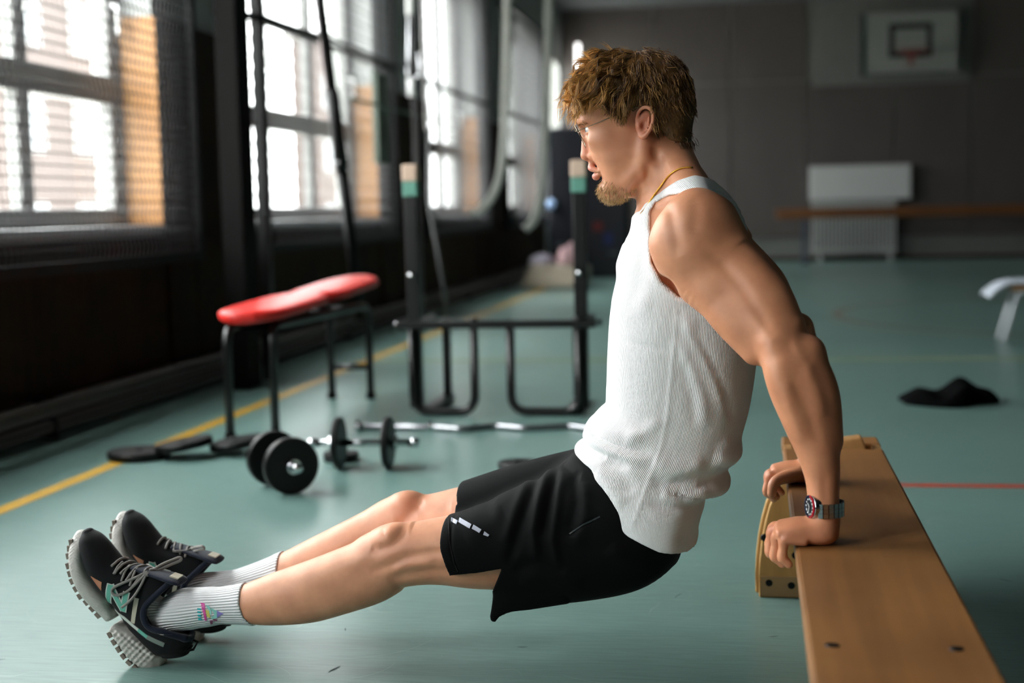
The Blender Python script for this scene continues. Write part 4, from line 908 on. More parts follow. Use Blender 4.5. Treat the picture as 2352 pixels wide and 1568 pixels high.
for x, y, Y in ((1806, 1237, 2.4535), (1785, 1222, 2.48), (1778, 1215, 2.50)): blotch(PY(x, y, Y), (.014, .014, .014), (204, 118, 96), .6)
blotch(PY(1757, 1090, 3.03), (.03, .05, .03), (206, 122, 104), .5); blotch(PY(1850, 1220, 2.47), (.05, .05, .03), (206, 136, 110), .35)
blotch(PY(890, 1240, 2.63), (.045, .03, .05), (206, 128, 100), .45); blotch(PY(935, 1150, 2.80), (.045, .05, .04), (210, 128, 104), .5)
for x, y in ((890, 1262), (945, 1252)): blotch(PY(x, y, 2.62), (.012, .02, .012), (176, 104, 74), .35)
w_legs = np.clip((-.42-pos[:, 0])/.1, 0, 1)[:, None]*.5; tint = tint*(1-w_legs)+np.array(lin((224, 162, 130)))*w_legs   # untanned legs
w_arm = np.clip((pos[:, 0]+.16)/.1, 0, 1)[:, None]*.35; tint = tint*(1-w_arm)+np.array(lin((200, 130, 90)))*w_arm      # tanned arms
bd_ = put(mesh_obj('body', pos, q, M_skin, attrs={'tint': tint}), person)
# ---- clothes
from mathutils.bvhtree import BVHTree
class Prism:
    """polygon drawn on plane Y (pixels), extruded along the Y axis from y0 to y1"""
    def __init__(s, px, Y, y0, y1):
        s.p = np.array([PY(x, y, Y)[[0, 2]] for x, y in px]); s.y0, s.y1 = y0, y1
        s.lo = np.array([s.p[:, 0].min(), y0, s.p[:, 1].min()]); s.hi = np.array([s.p[:, 0].max(), y1, s.p[:, 1].max()])
    def __call__(s, P):
        X_, Z_ = P[:, 0], P[:, 2]; n = len(s.p); d = np.full(len(P), 81.); ins = np.zeros(len(P), bool)
        for i in range(n):
            a, b = s.p[i], s.p[(i+1) % n]; e = b-a; qx, qz = X_-a[0], Z_-a[1]; t = np.clip((qx*e[0]+qz*e[1])/(e @ e), 0, 1); d = np.minimum(d, (qx-t*e[0])**2+(qz-t*e[1])**2)
            c1 = (a[1] > Z_) != (b[1] > Z_); x = a[0]+(Z_-a[1])*(b[0]-a[0])/((b[1]-a[1]) or 1e-9); ins ^= c1 & (X_ < x)
        d = np.sqrt(d); d = np.where(ins, -d, d); return np.maximum(d, np.maximum(s.y0-P[:, 1], P[:, 1]-s.y1))
class MirPrism:
    def __init__(s, p): s.p = p; s.lo = np.array([p.lo[0], 2*Y0-p.hi[1], p.lo[2]]); s.hi = np.array([p.hi[0], 2*Y0-p.lo[1], p.hi[2]])
    def __call__(s, P): return s.p(np.stack([P[:, 0], 2*Y0-P[:, 1], P[:, 2]], 1))
def cut(field, prism, k=.002): field.sub(prism, k)
def cloth_material(name, rgb, rough=.9, rib=None, ribdist=.0006, weave=1400., sheen=.2, bump=.15, spec=.25):
    m = bpy.data.materials.new(name); m.use_nodes = True; nt = m.node_tree; b = nt.nodes['Principled BSDF']; L = nt.links.new
    b.inputs['Base Color'].default_value = (*lin(rgb), 1); b.inputs['Roughness'].default_value = rough; b.inputs['Sheen Weight'].default_value = sheen; b.inputs['Specular IOR Level'].default_value = spec
    tc = nt.nodes.new('ShaderNodeTexCoord'); n = nt.nodes.new('ShaderNodeTexNoise'); n.inputs['Scale'].default_value = weave; L(tc.outputs['Object'], n.inputs['Vector'])
    bp = nt.nodes.new('ShaderNodeBump'); bp.inputs['Strength'].default_value = bump; bp.inputs['Distance'].default_value = .0006; L(n.outputs[0], bp.inputs['Height'])
    if rib:
        at = nt.nodes.new('ShaderNodeAttribute'); at.attribute_name = 'rib'; mu = nt.nodes.new('ShaderNodeMath'); mu.operation = 'MULTIPLY'; mu.inputs[1].default_value = 2*math.pi
        si = nt.nodes.new('ShaderNodeMath'); si.operation = 'SINE'; L(at.outputs['Fac'], mu.inputs[0]); L(mu.outputs[0], si.inputs[0])
        b2 = nt.nodes.new('ShaderNodeBump'); b2.inputs['Strength'].default_value = rib; b2.inputs['Distance'].default_value = ribdist
        L(si.outputs[0], b2.inputs['Height']); L(bp.outputs[0], b2.inputs['Normal']); L(b2.outputs[0], b.inputs['Normal'])
    else: L(bp.outputs[0], b.inputs['Normal'])
    return m
M_shirt = cloth_material('white_ribbed_cotton', (240, 239, 240), .9, .7, .0007)
M_shorts = cloth_material('black_sports_cloth', (7, 7, 8), .75, sheen=.02, bump=.1, spec=.08)
M_sock = cloth_material('white_ribbed_sock', (238, 237, 239), .95, .9, .0012)
CV = VOX*1.2
# tank top
arm_hole = [(1489, 520), (1488, 484), (1500, 464), (1535, 447), (1600, 440), (1648, 455), (1688, 490), (1714, 532), (1726, 600), (1722, 670), (1700, 698), (1660, 697), (1620, 692), (1560, 681), (1520, 646), (1496, 602)]
hem = [(1230, 1020), (1300, 1046), (1314, 1064), (1350, 1122), (1392, 1172), (1450, 1214), (1520, 1247), (1594, 1264), (1680, 1272), (1700, 1420), (1230, 1420)]
sh = Field(); sh.add(shirt_loft, 0); sh.add(chest, .02)
for L_ in (trap, mir(trap)): sh.add(Off(L_, .006), .02)
sh.add(Off(neck, .004), .01); sh.add(Off(core_loft, .004), .004)
cut(sh, Prism([(1380, 500), (1453, 489), (1500, 447), (1560, 415), (1599, 403), (1640, 412), (1700, 380), (1700, 200), (1380, 200)], Y0-.07, -9, 9), .003)
cut(sh, Prism(arm_hole, 2.63, -9, Y0-.062), .003)
cut(sh, MirPrism(Prism(arm_hole, 2.63, -9, Y0-.062)), .003)
cut(sh, Prism(hem, 2.66, -9, 9), .002)
ps_, qs_ = mesh_field(sh, CV)
sf = [([(1558, 700), (1552, 780), (1545, 860), (1535, 950), (1522, 1015), (1498, 1085), (1470, 1160), (1450, 1215)], .0035, .0016),
    ([(1570, 715), (1600, 780), (1640, 860), (1672, 950)], .011, .004), ([(1560, 770), (1590, 840), (1612, 910), (1622, 980)], .011, .0035), ([(1590, 745), (1630, 820), (1662, 900), (1690, 980)], .009, -.004), ([(1570, 830), (1590, 900), (1598, 980)], .009, -.003),
    ([(1345, 992), (1390, 1008), (1440, 1022), (1500, 1034)], .009, -.006), ([(1335, 1000), (1380, 1020), (1440, 1042), (1500, 1052)], .010, .004), ([(1318, 1046), (1360, 1052), (1410, 1062), (1450, 1066)], .008, -.005), ([(1365, 985), (1420, 995), (1480, 1005)], .012, .004),
    ([(1500, 1098), (1540, 1108), (1590, 1096), (1645, 1086)], .012, -.005), ([(1500, 1052), (1540, 1070), (1580, 1072), (1620, 1060)], .016, .005), ([(1520, 1120), (1570, 1130), (1630, 1118)], .011, .005), ([(1490, 1140), (1550, 1158), (1620, 1160)], .010, -.004),
    ([(1460, 1120), (1430, 1080), (1390, 1050)], .014, -.003), ([(1440, 1150), (1400, 1110), (1370, 1080)], .014, .003), ([(1455, 1182), (1520, 1214), (1596, 1230)], .003, -.0012), ([(1420, 780), (1480, 790), (1540, 800)], .006, -.0012), ([(1400, 720), (1440, 700), (1500, 690)], .02, .002),
    ([(1660, 1010), (1680, 1040), (1660, 1075)], .012, .004), ([(1480, 560), (1470, 640), (1440, 720)], .016, -.003), ([(1520, 960), (1480, 990), (1440, 1000)], .012, .003)]
front = lambda p, n_: np.clip(np.maximum((Y0-.01-p[:, 1])/.03, -n_[:, 0]*2-.3), 0, 1)
ps_ = displace(ps_, qs_, [(l, w_, a*1.35) for l, w_, a in sf], 2.64, front)
ps_ = displace(ps_, qs_, [([(1340, 984), (1370, 990), (1420, 1004), (1480, 1020)], .012, .009), ([(1310, 1012), (1345, 1020), (1400, 1034), (1450, 1045)], .007, -.010), ([(1300, 1030), (1335, 1038), (1385, 1050), (1430, 1060)], .010, .006), ([(1296, 1052), (1325, 1060), (1370, 1068)], .006, -.006)], Y0-.06, lambda p, n_: np.clip(-n_[:, 0]*1.6-.2, 0, 1)*np.clip((Y0+.1-p[:, 1])/.05, 0, 1))
ps_ = displace(ps_, qs_, [([(1640, 1030), (1680, 1042), (1720, 1040)], .018, .010), ([(1540, 1102), (1600, 1096), (1650, 1086), (1700, 1080)], .014, -.010), ([(1580, 1122), (1630, 1112), (1680, 1112)], .013, .008), ([(1580, 1150), (1630, 1142), (1680, 1142)], .010, -.004)], Y0-.03, lambda p, n_: np.clip(n_[:, 0]*1.8, 0, 1))
for _ in range(2): ps_ = relax(ps_, qs_, .5)
# ribbed binding along the armhole
bind = [(x, y) for x, y in arm_hole]; P2 = np.array([PY(x, y, 2.63)[[0, 2]] for x, y in bind+bind[:1]])
r_, _t = poly_dist(ps_[:, [0, 2]], P2); nb_ = near_side(ps_, None); wgt = 1/(1+np.exp((r_-.011)/.0006)); nr_ = normals(ps_, qs_); ps_ = ps_+nr_*(wgt*nb_*.0014)[:, None]
i_ = np.concatenate([shirt_loft.nearest(x) for x in np.array_split(ps_, 60)]); d_ = ps_-shirt_loft.c[i_]
th_ = np.arctan2((d_*shirt_loft.B[i_]).sum(1)/shirt_loft.b[i_], (d_*shirt_loft.N[i_]).sum(1)/shirt_loft.af[i_])
put(mesh_obj('tank_top', ps_, qs_, M_shirt, attrs={'rib': th_*318/(2*math.pi)}), person)['label'] = 'white ribbed tank top bunched at the waist'
# shorts
so = Field()
so.add(prof([((1320, 1062), (1612, 1120), Y0, .146), ((1302, 1092), (1600, 1205), Y0, .163), ((1345, 1150), (1583, 1262), Y0, .158)], e=2.3, cap0=.03, cap1=.05), 0)
so.add(prof([((1330, 1075), (1584, 1262), 2.715, .105), ((1290, 1082), (1520, 1318), 2.71, .105), ((1232, 1100), (1400, 1357), 2.705, .102), ((1175, 1121), (1290, 1374), 2.70, .097), ((1115, 1145), (1200, 1374), 2.696, .093), ((1060, 1168), (1130, 1352), 2.692, .089), ((1005, 1190), (1035, 1330), 2.69, .086), ((970, 1205), (990, 1340), 2.69, .086)], e=2.2, cap0=.06), .05)
so.add(prof([((1300, 1050), (1500, 1290), 2.83, .105), ((1235, 1051), (1330, 1300), 2.835, .10), ((1150, 1074), (1200, 1290), 2.84, .093), ((1080, 1100), (1100, 1275), 2.843, .087), ((1030, 1120), (1040, 1268), 2.845, .084), ((1000, 1130), (1005, 1262), 2.845, .083)], e=2.2, cap0=.06), .03)
so.add(prof([((1165, 1285), (1330, 1340), 2.655, .020), ((1138, 1340), (1240, 1372), 2.652, .014), ((1128, 1385), (1185, 1382), 2.650, .010), ((1124, 1412), (1152, 1400), 2.650, .006), ((1126, 1424), (1141, 1422), 2.650, .004)], e=2.4, cap1=.004), .018)
cut(so, Prism([(1013, 1188), (1018, 1250), (1040, 1317), (1046, 1345), (1020, 1440), (900, 1440), (900, 1150), (1000, 1150)], 2.64, -9, 2.772), .0015)
cut(so, Prism([(1046, 1112), (1052, 1140), (1066, 1180), (1082, 1262), (1090, 1400), (900, 1400), (900, 1050), (1030, 1080)], 2.80, 2.772, 9), .0015)
cut(so, Prism([(1020, 1330), (1041, 1316), (1100, 1309), (1157, 1299), (1146, 1325), (1132, 1356), (1122, 1420), (1000, 1420)], 2.63, -9, 2.76), .0015)
po_, qo_ = mesh_field(so, CV)
of = [([(1250, 1085), (1235, 1150), (1225, 1220), (1235, 1290)], .010, .006), ([(1268, 1090), (1258, 1160), (1250, 1230)], .008, -.006), ([(1285, 1095), (1280, 1160), (1270, 1240), (1285, 1310)], .010, .005), ([(1220, 1110), (1205, 1170), (1185, 1240), (1170, 1300)], .010, -.005), ([(1200, 1115), (1180, 1180), (1160, 1250)], .012, .004),
    ([(1310, 1090), (1325, 1150), (1310, 1230)], .012, -.005), ([(1340, 1110), (1345, 1180), (1320, 1260)], .014, .004), ([(1180, 1300), (1240, 1290), (1300, 1310)], .012, -.004), ([(1190, 1330), (1260, 1330), (1340, 1345)], .014, .004), ([(1250, 1075), (1290, 1085), (1330, 1100)], .009, -.005), ([(1030, 1195), (1036, 1260), (1054, 1312)], .003, -.0016),
    ([(1370, 1190), (1340, 1205), (1308, 1226)], .004, -.002), ([(1400, 1250), (1440, 1290), (1500, 1300)], .02, .003), ([(1150, 1180), (1110, 1210), (1070, 1240)], .02, .002)]
po_ = displace(po_, qo_, of, 2.61, near_side)
shorts = put(mesh_obj('shorts', po_, qo_, M_shorts), person); shorts['label'] = 'loose black sports shorts with slit hem'
def bvh_of(pos_, q_): return BVHTree.FromPolygons(pos_.tolist(), q_.tolist())
def decal(name, quads, Y, bvh, m, parent, lift=.0008, nu=6, nv=4, th=.0006):
    """thin patches laid on a surface: each quad (4 pixel corners on plane Y) is dropped along +Y onto the mesh"""
    bm = bmesh.new()
    for Q in quads:
        a, b, c, d = [PY(x, y, Y) for x, y in Q]; g = {}; ok = True
        for i in range(nu+1):
            for j in range(nv+1):
                u, v = i/nu, j/nv; p = a*(1-u)*(1-v)+b*u*(1-v)+c*u*v+d*(1-u)*v
                e_ = Vector((0, 0, CAM_H)); h = bvh.ray_cast(e_, (Vector(p)-e_).normalized(), 5.)
                if h[0] is None: ok = False; break
                n_ = h[1] if h[1].y < 0 else -h[1]
                g[i, j] = (bm.verts.new(h[0]+n_*(lift+th)), bm.verts.new(h[0]+n_*(lift-.0012)))
            if not ok: break
        if not ok: continue
        for i in range(nu):
            for j in range(nv):
                bm.faces.new((g[i, j][0], g[i+1, j][0], g[i+1, j+1][0], g[i, j+1][0]))
        rim = [(i, 0) for i in range(nu)]+[(nu, j) for j in range(nv)]+[(i, nv) for i in range(nu, 0, -1)]+[(0, j) for j in range(nv, 0, -1)]
        for k in range(len(rim)):
            A, B_ = g[rim[k]], g[rim[(k+1) % len(rim)]]; bm.faces.new((A[0], A[1], B_[1], B_[0]))
    o = obj(name, bm, m, smooth=False); o.parent = parent; return o
so_bvh = bvh_of(po_, qo_)
M_reflect = mat('silver_reflective_print', (176, 178, 192), .35, .3)
marks = [((1037, 1189), (1052, 1196), (1048, 1204), (1036, 1197)), ((1056, 1189), (1083, 1204), (1079, 1214), (1053, 1199)), ((1088, 1205), (1106, 1216), (1101, 1224), (1084, 1214)), ((1113, 1220), (1124, 1228), (1121, 1232), (1110, 1228))]
for Q in marks:
    o = decal('reflective_mark', [Q], 2.60, so_bvh, M_reflect, shorts); o['label'] = 'silver reflective mark near the hem'
def strip_quads(line, w_):
    out = []
    for (a, b), (c, d) in zip(line[:-1], line[1:]):
        l = math.hypot(c-a, d-b); nx, ny = -(d-b)/l*w_/2, (c-a)/l*w_/2; out.append(((a+nx, b+ny), (c+nx, d+ny), (c-nx, d-ny), (a-nx, b-ny)))
    return out
decal('pocket_zip', strip_quads([(1308, 1226), (1340, 1204), (1378, 1186)], 3.5), 2.60, so_bvh, mat('dark_grey_zip', (40, 44, 46), .4), shorts, nu=3, nv=1)
M_seam = mat('black_seam_thread', (4, 4, 4), .9)
decal('hem_seam', strip_quads([(1030, 1190), (1032, 1240), (1042, 1290), (1052, 1312)], 2.2), 2.60, so_bvh, M_seam, shorts, nu=4, nv=1)
# socks
def sock(leg, top, Y, foot_pts, foot_r, name_label):
    s = Field(); s.add(Off(leg, .0035), 0); s.add(chain(foot_pts, foot_r, .006), .02)
    top_p = Prism(top, Y, -9, 9); cut(s, top_p, .0012)
    p, q_ = mesh_field(s, .0024); i = leg.nearest(p); d = p-leg.c[i]; th = np.arctan2((d*leg.B[i]).sum(1)/leg.b[i], (d*leg.N[i]).sum(1)/leg.af[i])
    L2 = np.array([PY(x, y, Y)[[0, 2]] for x, y in top[:3]]); r, _ = poly_dist(p[:, [0, 2]], L2); nr = normals(p, q_)
    p = p+nr*(np.where(r < .020, .0006, 0)*1.0)[:, None]
    o = put(mesh_obj('sock', p, q_, M_sock, attrs={'rib': th*44/(2*math.pi)}), person); o['label'] = name_label; return o, p, q_
big = lambda t: t+[(t[-1][0]+20, 1600), (2300, 1600), (2300, 600), (t[0][0]-20, 600)]
sn, sp_, sq_ = sock(leg_n, big([(545, 1325), (549, 1345), (553, 1385), (562, 1415), (577, 1438)]), 2.64, [PY(470, 1395, 2.664), PY(420, 1400, 2.664), PY(370, 1415, 2.662), PY(330, 1380, 2.66)], [.034, .038, .036, .03], 'white ribbed crew sock with small colourful print')
sf_, _a, _b = sock(leg_f, big([(632, 1262), (634, 1285), (636, 1310), (645, 1345)]), 2.80, [PY(510, 1352, 2.828), PY(470, 1355, 2.826), PY(430, 1365, 2.824), PY(400, 1335, 2.822)], [.033, .036, .034, .03], 'plain white ribbed crew sock')
sk_bvh = bvh_of(sp_, sq_)
prints = [('teal', (40, 176, 184), [((453+dx, y), (461+dx, y+.5), (462+dx, y+4.5), (454+dx, y+4)) for y, dx in ((1396, 0), (1403, .3), (1411, .8), (1419, 2))]),
    ('pink', (232, 70, 170), [((461+i*1.1, 1384+i*4.6), (470+i*.55, 1386+i*4.4), (470.5+i*.6, 1389+i*4.4), (462+i*1.1, 1387.5+i*4.6)) for i in range(9)]),
    ('aqua', (150, 214, 206), [((473, 1388), (481, 1392), (486, 1406), (484, 1412)), ((485, 1396), (498, 1402), (499, 1418), (486, 1421))]),
    ('yellow', (226, 220, 120), [((472, 1399), (480, 1402), (483, 1418), (475, 1415))]), ('violet', (140, 130, 200), [((499, 1402), (513, 1409), (506, 1413), (499, 1418))]), ('plum', (140, 76, 110), [((481, 1424), (489, 1424), (489, 1431), (484, 1433)), ((490, 1421), (499, 1422), (499, 1425), (491, 1425))])]
for n_, c_, Q in prints: decal('sock_print', Q, 2.62, sk_bvh, mat(n_+'_print', c_, .8), sn, lift=.0009, nu=2, nv=1, th=.0003)
# ---- shoes, built in their own frame: x heel to toe, y across (the viewer's side is -y), z up from the sole
U = 1/1172.
S0, SEX, SEZ = (365., 1533.), (-.516, -.856), (.856, -.516)
def SL(px, py, y=0.):
    """photo pixel near the near shoe -> shoe frame (metres)"""
    dx, dy = px-S0[0], py-S0[1]; return np.array([(dx*SEX[0]+dy*SEX[1])*U, y, (dx*SEZ[0]+dy*SEZ[1]+50)*U])
def ZL(zx, zy, y=0.): return SL(130+zx/3.734, 1130+zy/3.734, y)
def sloft(rows, e=2.4, **kw):
    r = np.array(rows, float)*U; return Loft(np.stack([r[:, 0], r[:, 0]*0, (r[:, 1]+r[:, 2])/2], 1), [V3(0, 0, 1)]*len(r), (r[:, 2]-r[:, 1])/2, (r[:, 2]-r[:, 1])/2, r[:, 3], e, step=.005, **kw)
class LPrism(Prism):
    def __init__(s, xz, y0=-1, y1=1):
        s.p = np.array(xz, float)*U; s.y0, s.y1 = y0, y1; s.lo = np.array([s.p[:, 0].min(), y0, s.p[:, 1].min()]); s.hi = np.array([s.p[:, 0].max(), y1, s.p[:, 1].max()])
SV = .0022
M_upper = cloth_material('black_navy_mesh', (10, 11, 15), .8, sheen=.1, bump=.35, weave=700)
M_navyc = cloth_material('navy_collar_knit', (20, 27, 44), .85, sheen=.15, bump=.5, weave=500)
M_mid = mat('off_white_midsole', (196, 192, 186), .55, var=.06, vscale=(60, 60, 60), bump=.5, bscale=180)
M_out = mat('taupe_outsole', (120, 108, 98), .7, var=.1)
M_lace = cloth_material('grey_lace', (132, 128, 124), .9, bump=.6, weave=900)
M_mint = mat('mint_logo', (104, 176, 158), .6); M_edge = mat('pale_logo_edge', (206, 210, 204), .5); M_pink = mat('salmon_suede', (190, 128, 100), .9); M_lining = mat('cream_lining', (190, 182, 164), .8)
up_ = Field(); up_.add(sloft([(10, 66, 140, 24), (24, 55, 160, 35), (60, 48, 172, 43), (105, 40, 178, 45), (150, 36, 186, 45), (182, 33, 168, 47), (215, 32, 138, 51), (255, 28, 112, 55), (290, 30, 104, 56), (325, 38, 99, 51), (350, 50, 92, 41), (365, 64, 84, 22)], 2.1, cap0=.008, cap1=.006), 0)
up_.sub(LPrism([(165, 212), (152, 150), (143, 122), (123, 107), (96, 106), (67, 130), (27, 159), (-20, 175), (-20, 400), (260, 400)]), .004)
pu, qu = mesh_field(up_, SV)
def shoe_group():
    shoe = mesh_obj('shoe', pu, qu, M_upper)
    tone = mesh_obj
    # collar, tongue
    f = Field(); col = [(160, 196), (150, 150), (141, 124), (122, 109), (96, 108), (68, 131), (30, 157)]; wy = [.018, .033, .040, .041, .040, .036, .018]
    for s_ in (-1, 1): f.add(chain([np.array([x*U, s_*w_, z*U]) for (x, z), w_ in zip(col, wy)], [.006, .0065, .0065, .0065, .0065, .007, .007], .004), .004)
    f.add(chain([V3(30*U, -.018, 157*U), V3(22*U, 0, 159*U), V3(30*U, .018, 157*U)], [.007, .007, .007], .004), .004)
    p, q_ = mesh_field(f, SV); mesh_obj('collar', p, q_, M_navyc, shoe)
    f = Field(); f.add(Loft([V3(236*U, 0, 132*U), V3(200*U, 0, 166*U), V3(160*U, 0, 204*U), V3(146*U, 0, 215*U)], [V3(.7, 0, .7)]*4, [.004, .0045, .006, .004], [.004, .0045, .006, .004], [.022, .026, .030, .026], 2.5, step=.004), 0)
    p, q_ = mesh_field(f, SV); mesh_obj('tongue', p, q_, M_navyc, shoe)
    bm = boxes((153*U, 174*U, -.014, .014, 206*U, 209*U)); o = obj('tongue_tab', bm, M_lining); o.matrix_local = Matrix.Translation((160*U, 0, 209*U)) @ Matrix.Rotation(.75, 4, 'Y') @ Matrix.Translation((-160*U, 0, -203*U)); o.parent = shoe
    # soles
    f = Field(); f.add(sloft([(160, 10, 38, 40), (200, 2, 42, 49), (235, -5, 40, 55), (270, -4, 40, 58), (303, 4, 45, 57), (335, 19, 58, 49), (356, 35, 72, 34), (367, 48, 80, 16)], 3., cap0=.004, cap1=.004), 0)
    p, q_ = mesh_field(f, SV)
    nr = normals(p, q_); side = np.clip(np.abs(nr[:, 1])*2-.6, 0, 1); p = p+nr*(side*.0011*(np.sin(p[:, 0]*900+p[:, 2]*500)*np.sin(p[:, 2]*700-p[:, 0]*300)))[:, None]
    mesh_obj('midsole', p, q_, M_mid, shoe)
    f = Field(); f.add(sloft([(8, 44, 88, 24), (24, 24, 84, 38), (57, 9, 70, 45), (95, 6, 56, 47), (125, 7, 34, 45), (139, 9, 20, 40)], 2.8, cap0=.005, cap1=.004), 0)
    p, q_ = mesh_field(f, SV); nr = normals(p, q_); side = np.clip(np.abs(nr[:, 1])*2-.6, 0, 1)*np.clip((p[:, 0]-20*U)/.02, 0, 1); p = p+nr*(side*.0022*np.clip(np.sin(p[:, 0]*420+p[:, 2]*260)*np.sin(p[:, 2]*420-p[:, 0]*200)*1.6, -1, 1))[:, None]
    mesh_obj('heel_midsole', p, q_, M_mid, shoe)
    lug = None
    for x, z, dx, dz in [(362, 40, .45, 1), (352, 28, .6, 1), (338, 18, .4, 1), (318, 8, .3, 1), (300, 1.5, .25, 1), (282, -4, .1, 1), (262, -6, 0, 1), (242, -7, 0, 1), (222, -4, -.1, 1), (202, 0, -.2, 1), (182, 4, -.2, 1), (128, 5, .05, 1), (108, 4, 0, 1), (88, 4.5, 0, 1), (68, 6, -.1, 1), (48, 10, -.3, 1), (30, 18, -.5, 1)]:
        hw = 46 if 230 < x < 330 else 36 if x > 340 else 40
        if lug is None:
            lug = obj('tread_lug', boxes((-7*U, 7*U, -.5, .5, -3*U, 6*U)), M_out, shoe)
            o = lug
        else: o = lug.copy(); C.objects.link(o); o.parent = shoe
        o.matrix_local = Matrix.Translation((x*U, 0, z*U)) @ Matrix.Rotation(-math.atan2(dx, dz), 4, 'Y') @ Matrix.Diagonal((1, 2*hw*U, 1, 1))
    # flat details laid on the upper
    bv = bvh_of(pu, qu)
    def patch(name, quads, m, lift, sides=(-1,), nu=6, nv=3, th=.0006):
        for s_ in sides:
            bm = bmesh.new()
            for Q in quads:
                a, b, c, d = [ZL(*t) for t in Q]; g = {}; ok = True
                for i in range(nu+1):
                    for j in range(nv+1):
                        u, v = i/nu, j/nv; pt = a*(1-u)*(1-v)+b*u*(1-v)+c*u*v+d*(1-u)*v
                        h = bv.ray_cast(Vector((pt[0], s_*.2, pt[2])), Vector((0, -s_, 0)), .25)
                        if h[0] is None: ok = False; continue
                        n_ = h[1] if h[1].y*s_ > 0 else -h[1]; g[i, j] = (bm.verts.new(h[0]+n_*(lift+th)), bm.verts.new(h[0]+n_*(lift-.001)))
                for i in range(nu):
                    for j in range(nv):
                        ks = [(i, j), (i+1, j), (i+1, j+1), (i, j+1)]
                        if all(k in g for k in ks):
                            bm.faces.new([g[k][0] for k in ks])
                rim = [(i, 0) for i in range(nu)]+[(nu, j) for j in range(nv)]+[(i, nv) for i in range(nu, 0, -1)]+[(0, j) for j in range(nv, 0, -1)]
                for k in range(len(rim)):
                    A, B_ = rim[k], rim[(k+1) % len(rim)]
                    if A in g and B_ in g: bm.faces.new((g[A][0], g[A][1], g[B_][1], g[B_][0]))
            o = obj(name, bm, m); o.parent = shoe
    def bar(a, b, w_):
        dx, dy = b[0]-a[0], b[1]-a[1]; l = math.hypot(dx, dy); nx, ny = -dy/l*w_/2, dx/l*w_/2
        return ((a[0]+nx, a[1]+ny), (b[0]+nx, b[1]+ny), (b[0]-nx, b[1]-ny), (a[0]-nx, a[1]-ny))
    sh_ = lambda Q, dx, dy: [tuple((x+dx, y+dy) for x, y in q4) for q4 in Q]
    Nb = [((488, 890), (545, 705)), ((543, 712), (632, 950)), ((632, 960), (682, 775))]
    sides = (-1, 1)
    patch('letter_edge', [bar(a, b, 62) for a, b in Nb], M_edge, .0008, sides); patch('letter', [bar((a[0]*.97+b[0]*.03, a[1]*.97+b[1]*.03), (b[0]*.97+a[0]*.03, b[1]*.97+a[1]*.03), 40) for a, b in Nb], M_mint, .0015, sides)
    patch('toe_accent', [((362, 642), (466, 690), (446, 772), (440, 768))], M_pink, .0006, sides)
    patch('eyelet_strip', [bar((770, 830), (718, 1060), 40)], M_lining, .0007, sides, 8, 2)
    patch('heel_band', [bar((472, 958), (620, 1022), 26), bar((615, 1018), (780, 1128), 28)], M_edge, .0007, sides, 8, 2)
    patch('mint_band', [bar((765, 1118), (850, 1178), 32)], M_mint, .0009, sides, 4, 2)
    patch('grey_band', [bar((845, 1175), (1000, 1245), 40)], mat('grey_green_trim', (118, 130, 124), .7), .0007, sides, 6, 2)
    patch('lining_edge', [bar((835, 905), (820, 985), 14), bar((820, 980), (868, 1085), 14), bar((865, 1080), (985, 1140), 14), bar((980, 1138), (1090, 1168), 14)], M_lining, .0075, sides, 4, 1)
    # laces
    def lace(pts, r=.0023, name='lace', fl=1.):
        P = [Vector(ZL(x, y, yy)) for x, y, yy in pts]; Q = []
        for i in range(len(P)-1):
            for k in range(6):
                t = k/6; a = P[max(i-1, 0)]; b, c = P[i], P[i+1]; d = P[min(i+2, len(P)-1)]
                Q.append(.5*((2*b)+(c-a)*t+(2*a-5*b+4*c-d)*t*t+(3*b-a-3*c+d)*t**3))
        Q.append(P[-1]); dd = up_(np.array([list(v) for v in Q]))
        for i, v in enumerate(Q):
            if dd[i] < r*.9:
                h = bv.find_nearest(v); n_ = h[1] if h[1].dot(h[0]-Vector((h[0].x, 0, .08))) > 0 else -h[1]; Q[i] = h[0]+n_*r*.9
        bm = bmesh.new(); tube(bm, Q, r, 8); o = obj(name, bm, M_lace, smooth=True); o.parent = shoe
    for (x0, y0), (x1, y1) in (((505, 600), (565, 552)), ((548, 655), (640, 592)), ((600, 655), (720, 618)), ((660, 700), (780, 640)), ((720, 740), (830, 668))):
        lace([(x0, y0, -.026), ((x0+x1)/2+6, (y0+y1)/2-14, -.004), (x1+4, y1, .026)], .0026)
    for (x0, y0), (x1, y1) in (((545, 650), (572, 590)), ((622, 700), (642, 618)), ((700, 735), (722, 655))): lace([(x0, y0, -.028), ((x0+x1)/2, (y0+y1)/2-6, -.022), (x1, y1, -.008)], .0024)
    lace([(815, 655, -.012), (740, 668, -.030), (640, 702, -.042), (572, 738, -.046), (560, 778, -.047), (600, 803, -.046), (680, 775, -.040), (760, 712, -.028), (815, 662, -.014)], .0030, 'lace_loop')
    lace([(825, 648, -.004), (900, 590, .012), (980, 560, .030), (1030, 545, .040), (1040, 570, .038), (960, 600, .022), (830, 655, -.004)], .0030, 'lace_loop')
    lace([(820, 660, -.014), (805, 720, -.034), (770, 790, -.044), (720, 850, -.049), (650, 905, -.050)], .0028, 'lace_end')
    lace([(822, 655, -.006), (840, 640, .006), (800, 620, .020), (740, 610, .030)], .0028, 'lace_end')
    lace([(800, 640, -.018), (825, 640, -.020), (838, 668, -.016), (812, 676, -.012)], .0042, 'lace_knot')
    # heel pull loop
    bm = bmesh.new(); tube(bm, [Vector((28*U, 0, 152*U)), Vector((6*U, 0, 170*U)), Vector((-4*U, .0, 150*U)), Vector((6*U, 0, 120*U)), Vector((12*U, 0, 110*U))], .0028, 8); o = obj('pull_loop', bm, M_upper, smooth=True); o.parent = shoe
    return shoe
